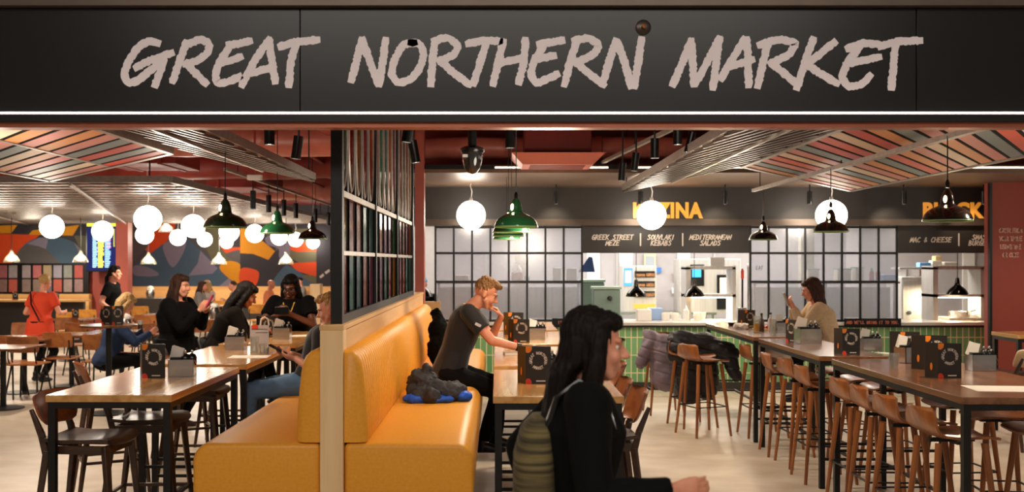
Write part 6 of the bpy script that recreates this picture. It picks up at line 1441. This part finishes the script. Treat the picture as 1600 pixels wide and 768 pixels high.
# ---- kitchen worker at the counter end
person('kitchen worker in blue cap behind the counter at the partition\'s end', (-1.08, 15.35, 0), PI - .3, M['skinC'], 'm', .92, pelvis=(0, 0, .84), lean=.12, head_pitch=.5, hands={'R': (.15, .32, 1.0), 'L': (-.15, .32, 1.0)}, top=BLK, trousers=BLK, shoes=SHO, hair='crop', hair_m=mat('teal_cap', (50, 120, 150), rough=.7), vox=.010)
# ================================================================ GARMENTS
def cloth_lump(name, label, cat, blobs, m, vox=.008, rough=.02, rscale=9, parent=None, smooth=3, ridge=None):
    f = MB()
    for b in blobs:
        if b[0] == 'e': f.ell(b[1], b[2], seg=18, ring=11)
        else: f.cap(b[1], b[2], b[3], b[4], 14)
    o = baked(f, name, m, parent, vox, smooth, 0)
    NR = [v.normal.copy() for v in o.data.vertices]
    for v, nr in zip(o.data.vertices, NR):
        q = v.co.copy(); n_ = noise.noise(q * rscale) * rough + abs(noise.noise(q * rscale * 2.3)) * rough * .6
        v.co += nr * n_
        if ridge: v.co -= nr * (.014 * max(0, 1 - abs(((q.z + q.x * .25) % ridge) - ridge / 2) / .014))
    if cat: tag(o, label, cat)
    return o
jk = thing('jacket', 'crumpled charcoal jacket with bright blue lining on the banquette seat', 'jacket', (-.45, 7.35, .785))
def JL(x, y, z): return (-.45 + x, 7.35 + y, .785 + z)
o = cloth_lump('shell', None, None, [('e', JL(-.05, 0, .07), (.15, .14, .08)), ('e', JL(-.08, .04, .13), (.10, .12, .09)), ('c', JL(-.08, 0, .12), JL(-.05, .02, .21), .07, .035), ('c', JL(-.02, -.05, .10), JL(.13, -.08, .06), .07, .05), ('c', JL(-.1, -.1, .06), JL(.0, -.16, .05), .055, .05), ('e', JL(.14, 0, .06), (.10, .12, .06))], mat('charcoal_jacket', (50, 48, 52), rough=.75, var=.2, scale=8), .007, .030, 14)
o.parent = jk; o.matrix_parent_inverse = Matrix.Translation(-jk.location)
o = cloth_lump('lining', None, None, [('e', JL(-.12, -.14, .030), (.09, .055, .035)), ('e', JL(.20, -.03, .035), (.08, .09, .04)), ('e', JL(.05, -.13, .025), (.10, .06, .028))], mat('blue_lining', (22, 84, 196), rough=.6, var=.1), .007, .012, 18)
o.parent = jk; o.matrix_parent_inverse = Matrix.Translation(-jk.location)
cloth_lump('coat_bundle', 'black coat bundle propped on the far end of the banquette', 'coat', [('e', (-.52, 9.6, .95), (.12, .2, .18)), ('e', (-.55, 9.65, 1.12), (.09, .15, .14)), ('c', (-.55, 9.6, 1.2), (-.58, 9.7, 1.30), .06, .04)], BLK, .012, .03, 10)
f = MB(); f.add([(-.12, -.06, 0), (.12, -.06, 0), (.12, .06, 0), (-.12, .06, 0), (-.13, -.07, .28), (.13, -.07, .28), (.13, .07, .28), (-.13, .07, .28)], [(0, 1, 2, 3), (0, 4, 5, 1), (1, 5, 6, 2), (2, 6, 7, 3), (3, 7, 4, 0), (4, 7, 6, 5)])
o = f.build('paper_bag', mat('kraft_paper', (196, 150, 96), rough=.7, var=.1), loc=(P(672, 0, 13.98).x, 14.2, .945)); tag(o, 'brown paper bag on the counter beside the partition', 'bag')
# grey puffer coat over a stool
px_, py_ = 1.94, 11.95
PUF = mat('puffer_grey', (116, 100, 112), rough=.5, var=.1, scale=8)
pc2 = cloth_lump('puffer_coat', 'grey padded puffer coat draped over a bar stool before the counter', 'coat', [
    ('c', (px_ - .12, py_, .84), (px_ - .02, py_, .76), .12, .15), ('c', (px_ + .0, py_ - .03, .78), (px_ + .02, py_ - .05, .44), .16, .18), ('e', (px_ + .05, py_ - .02, .74), (.23, .2, .13)), ('c', (px_ + .2, py_, .68), (px_ + .24, py_ - .04, .45), .11, .10),
    ('c', (px_ + .2, py_ - .08, .56), (px_ + .16, py_ - .1, .26), .095, .07), ('c', (px_ - .18, py_ - .05, .78), (px_ - .27, py_ - .06, .60), .08, .07), ('c', (px_ - .14, py_, .90), (px_ - .17, py_ + .05, .92), .085, .07)], PUF, .010, .014, 7, ridge=.115)
cloth_lump('black_jacket', 'black puffer jacket hung over the bar stool behind the lone aisle stool', 'jacket', [
    ('c', (2.0, 11.3, .90), (2.3, 11.25, .88), .12, .12), ('c', (2.3, 11.25, .86), (2.55, 11.2, .78), .12, .10), ('c', (2.5, 11.2, .78), (2.62, 11.16, .52), .10, .06), ('e', (2.02, 11.28, .80), (.15, .14, .18)), ('c', (2.1, 11.3, .75), (2.12, 11.32, .36), .17, .16), ('c', (2.3, 11.3, .8), (2.32, 11.32, .38), .15, .13)], mat('black_puffer', (22, 22, 28), rough=.5, var=.1), .010, .016, 8, ridge=.12)
cloth_lump('white_coat', 'pale coat hung beneath the rear right table beside the seated woman', 'coat', [('c', (2.9, 10.95, .82), (3.15, 10.95, .74), .10, .10), ('c', (2.88, 10.95, .8), (2.92, 10.95, .62), .09, .08)], mat('pale_coat', (206, 190, 176), rough=.8), .012, .02, 9)

bpy.data.scenes.remove(BAKE)
